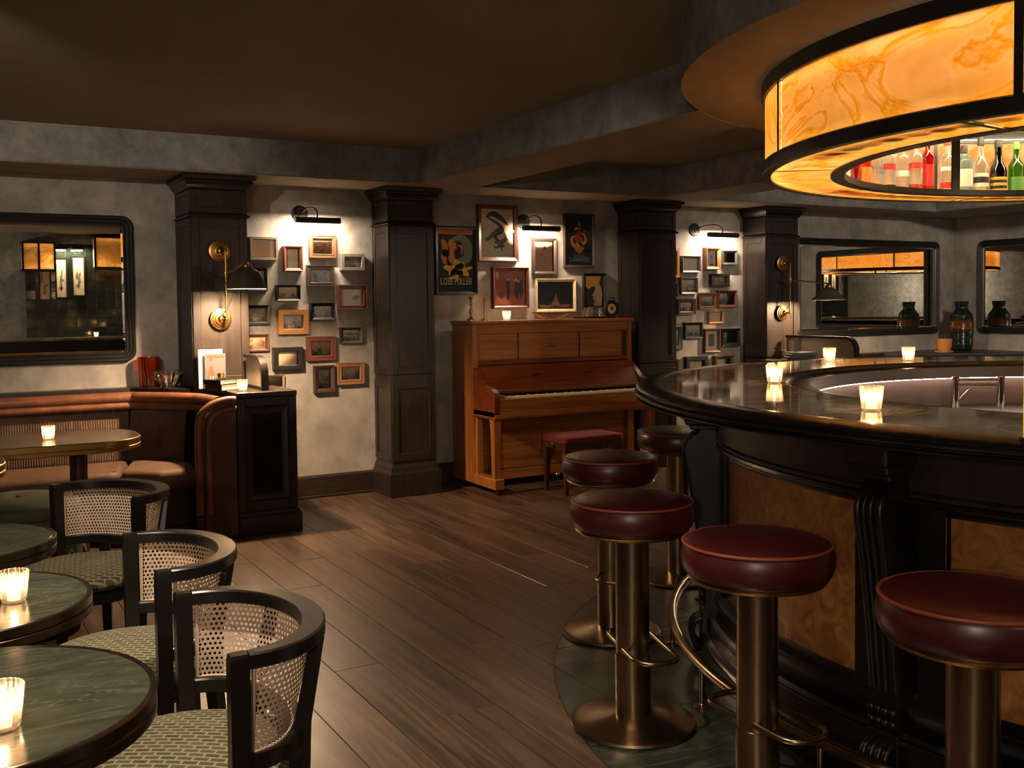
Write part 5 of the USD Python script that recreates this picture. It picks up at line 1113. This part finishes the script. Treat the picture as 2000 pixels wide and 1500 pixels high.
# ------------------------------------------------------------------ on the piano
def candlestick(label, x, y, h, kind):
    t = thing("candlestick", label, "candlestick", (x, y, 1.3275))
    if kind: prof = [(0, 0), (.036, 0), (.036, .008), (.022, .016), (.010, .024), (.013, .036), (.008, .05), (.016, .075), (.008, .10), (.007, .115), (.014, .135), (.007, .155), (.010, h-.025), (.016, h-.018), (.017, h-.004), (.012, h), (0, h)]
    else: prof = [(0, 0), (.034, 0), (.034, .006), (.012, .012), (.007, .02), (.006, h-.03), (.010, h-.024), (.018, h-.020), (.018, h-.016), (.010, h-.012), (.010, h), (0, h)]
    part(t, "stem", lathe([p for p in prof if p[1] >= .012 or p[0] == 0][1 if False else 0:], 28), "brass_dull", smooth=40)
    part(t, "foot", lathe([p for p in prof if p[1] <= .016]+[(0, .016)], 28), "brass_dull", smooth=40)
candlestick("turned brass candlestick with a bulbous stem at the left end of the piano", 3.755, 7.20, .192, 1)
candlestick("plain slender brass candlestick, second from the left on the piano", 3.878, 7.20, .180, 0)
gb = thing("glass_dish", "wide cut glass dish with beaded rim in the middle of the piano lid", "dish", (4.495, 7.18, 1.3275))
part(gb, "bowl", lathe([(0, .004), (.05, .004), (.10, .016), (.145, .042), (.158, .050), (.156, .053), (.140, .045), (.095, .021), (.045, .010), (0, .010)], 48), "crystal", smooth=40)
part(gb, "foot", lathe([(0, 0), (.055, 0), (.055, .004), (0, .004)], 32), "crystal")
part(gb, "rim_beads", cat(*[mv(trimesh.creation.icosphere(1, .0055), .156*math.cos(t), .156*math.sin(t), .054) for t in np.linspace(0, 2*PI, 36, endpoint=False)]), "crystal", smooth=60, kind="stuff")
tr = thing("black_tray", "thin black tray under the glasses on the piano", "tray", (4.895, 7.16, 1.3275))
part(tr, "base", prism(Polygon(rrect(.30, .16, .03)), 0, .006), "black_lacquer"); part(tr, "rim", tube([(x, y, .008) for x, y in rrect(.30, .16, .03)], .004, 6, closed=True), "black_lacquer")
def tumbler(label, x, y, z, R, h, dark=False, group="glasses on the piano tray"):
    t = thing("glass_tumbler", label, "glass", (x, y, z), 0, group)
    part(t, "glass", ribbed_glass(R*.92, R, h, 14, .03, .003, .012), "crystal", smooth=50)
    part(t, "base_disc", lathe([(0, .001), (R*.8, .001), (R*.8, .011), (0, .011)], 24), "crystal")
tumbler("cut glass tumbler standing at the left on the piano tray", 4.835, 7.14, 1.334, .030, .085)
tumbler("cut glass tumbler standing behind the middle of the piano tray", 4.905, 7.19, 1.334, .032, .090)
tumbler("cut glass tumbler standing at the right on the piano tray, beside the clock", 4.965, 7.14, 1.334, .030, .085)
ck = thing("round_clock", "small black round clock with pale dial standing on the piano's right end", "clock", (5.095, 7.16, 1.3275))
part(ck, "case", mv(lathe([(0, -.02), (.066, -.02), (.076, -.012), (.077, 0), (.074, .010), (.062, .014), (.046, .012), (.044, .006), (0, .006)], 40), 0, 0, .080, rx=PI/2), "black_metal", smooth=35)
part(ck, "dial", mv(lathe([(0, .0075), (.043, .0075), (.043, .006), (0, .006)], 32), 0, 0, .080, rx=PI/2), "cream_paper"); part(ck, "dial_centre", mv(lathe([(0, .0085), (.018, .0085), (.018, .0076), (0, .0076)], 24), 0, 0, .080, rx=PI/2), "frame_ochre")
part(ck, "hand", cat(bx(-.0012, .0012, -.0098, -.0090, .080, .112), bx(0, .022, -.0098, -.0090, .0788, .0812)), "black_lacquer", kind="stuff"); part(ck, "foot", cat(bx(-.035, -.015, -.015, .02, 0, .016), bx(.015, .035, -.015, .02, 0, .016)), "black_metal", kind="stuff")
part(ck, "handle", tube(smoothpath([(-.030, 0, .150), (-.026, 0, .168), (0, 0, .176), (.026, 0, .168), (.030, 0, .150)], 6), .005, 8), "black_metal", smooth=60)

# ------------------------------------------------------------------ beyond the bar: ledge, cabinet, vase, pot, books
lr = thing("corner_ledge", "dark wooden ledge running round the far corner behind the bar", "ledge", (0, 0, 0))
lp_ = [(7.27, 7.405), (7.27, 7.22), (8.60, 7.22), (9.10, 6.70), (9.74, 6.20), (9.74, 4.6), (9.945, 4.6), (9.945, 7.405)]
part(lr, "top", prism(lp_, .872, .905), "dark_wood_h"); part(lr, "panelling", prism(Polygon(lp_).buffer(-.02), .0, .872), "dark_wood_h")
bq2 = thing("far_banquette", "dark banquette back behind the bar, below the corner ledge", "banquette", (8.2, 6.9, 0))
part(bq2, "back", bx(-.85, .25, .12, .28, .30, .86, b=.02), "velvet_brown"); part(bq2, "seat", bx(-.85, .25, -.32, .12, .05, .45, b=.03), "velvet_brown")
end_cabinet("dark wooden end cabinet behind the bar carrying the stacked books", 6.70, 7.14, 6.10, 7.045, 7.05, 7.0, 6.2)
divider("curved black framed divider behind the bar, next to the reddish pilaster", 7.045, 6.20, 7.045, .913, .222, r=.12)
for i, (c_, lb) in enumerate((("ebony", "lowest black book of the stack behind the bar"), ("ebony", "middle black book of the stack behind the bar"), ("ink_slate", "topmost dark grey book of the stack behind the bar"))):
    book("book", lb, .17, .24, .026, (6.86+.006*i, 6.72-.008*i, .9125+.0265*i), 60+4*i, c_, "stacked books behind the bar")
tumbler("tall cut glass standing on the books behind the bar", 6.855, 6.72, .9925, .033, .13, group="glass on the far books")
vs = thing("tall_vase", "tall glazed vase, dark green with a brown band, in the far corner", "vase", (9.62, 7.06, .9055))
prof = [(0, 0), (.085, 0), (.105, .012), (.118, .06), (.122, .14), (.124, .24), (.122, .32), (.110, .385), (.082, .425), (.064, .445), (.062, .470), (.070, .505), (.074, .525), (.066, .528), (.055, .50), (.05, .46), (0, .44)]
zz = np.linspace(0, .42, 85); pr2 = []
for z in zz:
    r = np.interp(z, [0, .012, .06, .14, .24, .32, .385, .42], [.085, .105, .118, .122, .124, .122, .110, .085]); pr2.append((r+.0016*math.sin(z*2*PI/.021), z))
mk("vase_glaze", {"tc": ("texture_coordinate", {}), "s": ("separate_xyz", {}), "n": ("noise_texture", dict(scale=22, detail=5)), "a": ("math", dict(math_type="multiply_add", value2=.05, value3=0)), "d": ("math", dict(math_type="add")),
     "r": ("rgb_ramp", {"ramp": [(.20, (.006, .020, .016)), (.225, (.020, .012, .006)), (.27, (.12, .040, .012)), (.33, (.10, .035, .012)), (.37, (.015, .014, .010)), (.40, (.006, .018, .015))]}), "p": ("principled_bsdf", dict(roughness=.12, coat_weight=.5))},
   [("tc.object", "s.vector"), ("tc.object", "n.vector"), ("n.fac", "a.value1"), ("s.z", "d.value1"), ("a.value", "d.value2"), ("d.value", "r.fac"), ("r.color", "p.base_color")])
part(vs, "body", lathe([(0, 0)]+pr2, 56), "vase_glaze", smooth=30); part(vs, "neck", lathe([(.085, .42), (.064, .445), (.062, .470), (.070, .505), (.074, .525), (.066, .528), (.055, .50), (.05, .43)], 48), "vase_glaze", smooth=40)
pt_ = thing("plant_pot", "small terracotta pot on a saucer with a few thin stems, in front of the vase", "plant", (9.15, 6.92, .9055))
part(pt_, "pot", lathe([(0, .012), (.055, .012), (.062, .02), (.078, .075), (.076, .10), (.082, .12), (.080, .14), (.070, .14), (.066, .11), (0, .105)], 36), "terracotta", smooth=35); part(pt_, "saucer", lathe([(0, 0), (.085, 0), (.095, .012), (.09, .018), (0, .012)], 36), "terracotta", smooth=35)
for dx, dy, hh_ in ((-.015, 0, .17), (.02, .01, .19), (.0, -.02, .15)):
    st_ = part(pt_, "stem", tube(smoothpath([(dx*.4, dy, .10), (dx, dy, .14), (dx*1.8, dy*2, hh_)], 5), .0025, 6), "leaf_green", smooth=60)
    part(st_, "leaf", mv(prism(blob(0, 0, .018, .009, 12, .1, 3), 0, .001), dx*1.8, dy*2, hh_, ry=.5), "leaf_green")

# ------------------------------------------------------------------ inside the bar's well
wk = thing("work_counter", "steel work counter inside the round bar under the edge", "counter", (*BC, 0))
part(wk, "worktop", arc([(.95, .86), (1.425, .86), (1.425, .90), (.95, .90)], 20, 140, 60), "gunmetal", smooth=40); part(wk, "front", arc([(1.0, .02), (1.02, .02), (1.02, .86), (1.0, .86)], 20, 140, 60), "inner_wall_wood", smooth=40)
wk2 = thing("glass_shelf", "shelf inside the near side of the bar holding rows of clear glasses", "shelf", (*BC, 0))
part(wk2, "board", arc([(1.05, .925), (1.425, .925), (1.425, .94), (1.05, .94)], 150, 215, 40), "gunmetal", smooth=40)
part(wk2, "bracket", arc([(1.30, .80), (1.42, .80), (1.42, .925), (1.30, .925)], 151, 153, 2), "gunmetal"); part(wk2, "bracket", arc([(1.30, .80), (1.42, .80), (1.42, .925), (1.30, .925)], 212, 214, 2), "gunmetal")
gp = "clear glasses on the shelf inside the bar"
g0 = None
GL = [(a, r_) for r_ in (1.34, 1.25, 1.16) for a in np.linspace(158, 205, 15 if r_ > 1.2 else 13)]
GL = [(a_, r_) for a_, r_ in GL]
names_row = {1.34: "row along the counter edge", 1.25: "middle row", 1.16: "inner row"}
for i, (a_, r_) in enumerate(GL):
    x, y = BC[0]+r_*math.cos(a_*D2R), BC[1]+r_*math.sin(a_*D2R)
    lb = "clear glass tumbler in the close ranks of glasses on the shelf inside the bar"
    if g0 is None:
        g0 = thing("bar_glass", lb, "glass", (x, y, .9405), 0, gp)
        part(g0, "glass", ribbed_glass(.031, .037, .115, 12, .03, .0025, .008), "crystal", smooth=50); part(g0, "base_disc", lathe([(0, .001), (.026, .001), (.026, .0075), (0, .0075)], 20), "crystal")
    else: copy_of(g0, "bar_glass", lb, (x, y, .9405), 0, gp)
rk = thing("chrome_rack", "chrome frame with two posts and crossbars standing inside the bar", "rack", (4.60, 3.28, .9005))
for s_ in (-1, 1):
    part(rk, "post", mv(lathe([(0, 0), (.020, 0), (.020, .146), (.022, .148), (.022, .160), (.018, .163), (0, .163)], 20), s_*.088, -s_*.066, 0), "chrome", smooth=35)
for z in (.145, .120): part(rk, "crossbar", tube([(-.088, .066, z), (.088, -.066, z)], .006, 8), "chrome", smooth=60)
part(rk, "brace", tube([(-.088, .066, .02), (-.03, .02, .10)], .005, 8), "chrome", smooth=60)
bd = thing("pale_board", "pale wooden board lying at the right inside the bar", "board", (4.93, 3.02, .9005), -50)
part(bd, "plank", bx(-.15, .15, -.09, .09, 0, .03, b=.004), "work_board"); part(bd, "foot", bx(-.14, -.12, -.08, .08, .03, .034), "work_board")

# amber glass column standing on the bar top, cut by the right edge of the picture
ac = thing("amber_column", "narrow amber glass column with metal edges standing on the bar at the right edge", "lamp", (2.205, 1.382, 1.121), -8)
part(ac, "glass", bx(-.042, .042, -.042, .042, .012, .28), "amber_panel", smooth=False); part(ac, "base", bx(-.048, .048, -.048, .048, 0, .012, b=.002), "black_metal"); part(ac, "cap", bx(-.048, .048, -.048, .048, .28, .292, b=.002), "black_metal")
part(ac, "light_strip", lathe([(.006, .02), (.006, .27)], 8), "led_warm")

# ------------------------------------------------------------------ the wall behind the camera, seen in the mirrors: glazed green tiles, prints, amber lamps
wr = "/World/wall_rear"; tag(UsdGeom.Xform.Define(stage, wr), kind="structure")
part(wr, "backing", bx(XL, XR, YR-.1, YR, -.1, ZC+.1), "beam_plaster"); part(wr, "grout_bed", bx(1.25, 4.75, YR, YR+.004, .9, 2.42), "tile_grout")
tile_m = bx(-.0685, .0685, .004, .012, -.0685, .0685, b=.003)
for ix in range(25):
    for iz in range(11):
        xx, zz_ = 1.32+.14*ix, .97+.14*iz
        part(wr, "tile", mv(tile_m, xx, YR+rng.uniform(-.0006, .0006), zz_, rx=rng.uniform(-.012, .012), rz=rng.uniform(-.012, .012)), "tile_green", smooth=False)
def rear_frame(label, xc, zc, w, h, m_print):
    t = thing("rear_print", label, "framed picture", (xc, YR+.012, zc), 180, "narrow prints on the tiled wall behind the camera")
    part(t, "frame", mitred(w, h, [(0, -.001), (0, -.03), (.018, -.03), (.02, -.022), (.02, -.001)]), "frame_black"); part(t, "print", bx(-w/2+.02, w/2-.02, -.016, -.012, -h/2+.02, h/2-.02), m_print)
    d_ = np.random.default_rng(int(xc*1000)); flat(t, "drawing", [blob(.0, -h*.05, w*.16, h*.16, 20, .4, int(xc*100)), blob(.01, -h*.25, w*.12, h*.06, 18, .4, 4)], -.016, "ink_grey")
rear_frame("tall print reflected in the left mirror, leftmost of three on dark tiles", 1.515, 1.82, .17, .46, "paper_peach")
rear_frame("tall cream print reflected in the left mirror, middle of three on dark tiles", 1.745, 1.93, .17, .62, "paper_cream")
rear_frame("tall cream print reflected in the left mirror, rightmost of three on dark tiles", 1.985, 1.96, .19, .62, "paper_cream")
def rear_light(label, x):
    t = thing("rear_picture_light", label, "picture light", (x, YR+.012, 2.36), 0, "picture lights reflected in the left mirror")
    part(t, "shade", bx(-.09, .09, .10, .14, 0, .035, b=.008), "black_metal"); part(t, "arm", tube([(0, 0, .10), (0, .06, .10), (0, .12, .03)], .006, 8), "black_metal")
    r = UsdLux.RectLight.Define(stage, t+"/glow"); r.CreateWidthAttr(.16); r.CreateHeightAttr(.03); r.CreateIntensityAttr(.8); r.CreateColorAttr((1.0, .76, .52)); r.CreateNormalizeAttr(True)
    d = np.array([0, -.12, -.35]); d /= np.linalg.norm(d); z = -d; x_ = np.array([1., 0, 0]); y_ = np.cross(z, x_)
    r.AddTransformOp().Set(Gf.Matrix4d(*x_, 0, *y_, 0, *z, 0, 0, .115, -.008, 1))
rear_light("black picture light over the rightmost reflected print", 1.985); rear_light("black picture light over the middle reflected print", 1.745)
def rear_lantern(label, x0, x1, z0, z1, n):
    t = thing("amber_wall_lantern", label, "lantern", ((x0+x1)/2, YR+.012, z0), 0, "amber lanterns reflected in the left mirror"); w = x1-x0; h = z1-z0
    for i in range(n): part(t, "panel", bx(-w/2+w*i/n+.012, -w/2+w*(i+1)/n-.012, .245, .25, .03, h-.03), "amber_panel")
    for x in np.linspace(-w/2, w/2, n+1): part(t, "upright", bx(x-.014, x+.014, .235, .258, .0, h), "black_metal")
    part(t, "lower_band", bx(-w/2-.014, w/2+.014, .0, .26, 0, .032), "black_metal"); part(t, "upper_band", bx(-w/2-.014, w/2+.014, .0, .26, h-.032, h), "black_metal"); part(t, "back", bx(-w/2, w/2, .0, .01, .03, h-.03), "shade_inner")
    part(t, "light_strip", bx(-w/2+.02, w/2-.02, .20, .206, .04, .046), "led_warm"); part(t, "light_strip", bx(-w/2+.02, w/2-.02, .20, .206, h-.046, h-.04), "led_warm")
rear_lantern("two panel amber lantern reflected at the left in the left mirror", 1.21, 1.64, 2.02, 2.46, 2)
rear_lantern("wider amber lantern reflected at the right in the left mirror", 2.20, 3.05, 2.06, 2.56, 2)
sb = thing("rear_counter", "long dark counter below the tiles, reflected low in the left mirror", "counter", (2.4, YR+.33, 0))
part(sb, "top", bx(-1.7, 1.7, -.30, .30, 1.0, 1.04, b=.004), "counter_marble"); part(sb, "front", bx(-1.66, 1.66, -.26, .26, .02, 1.0), "ebony")
copy_of(cand0, "candle_tumbler", "lit candle tumbler reflected low in the left mirror", (2.16, YR+.42, 1.0405))
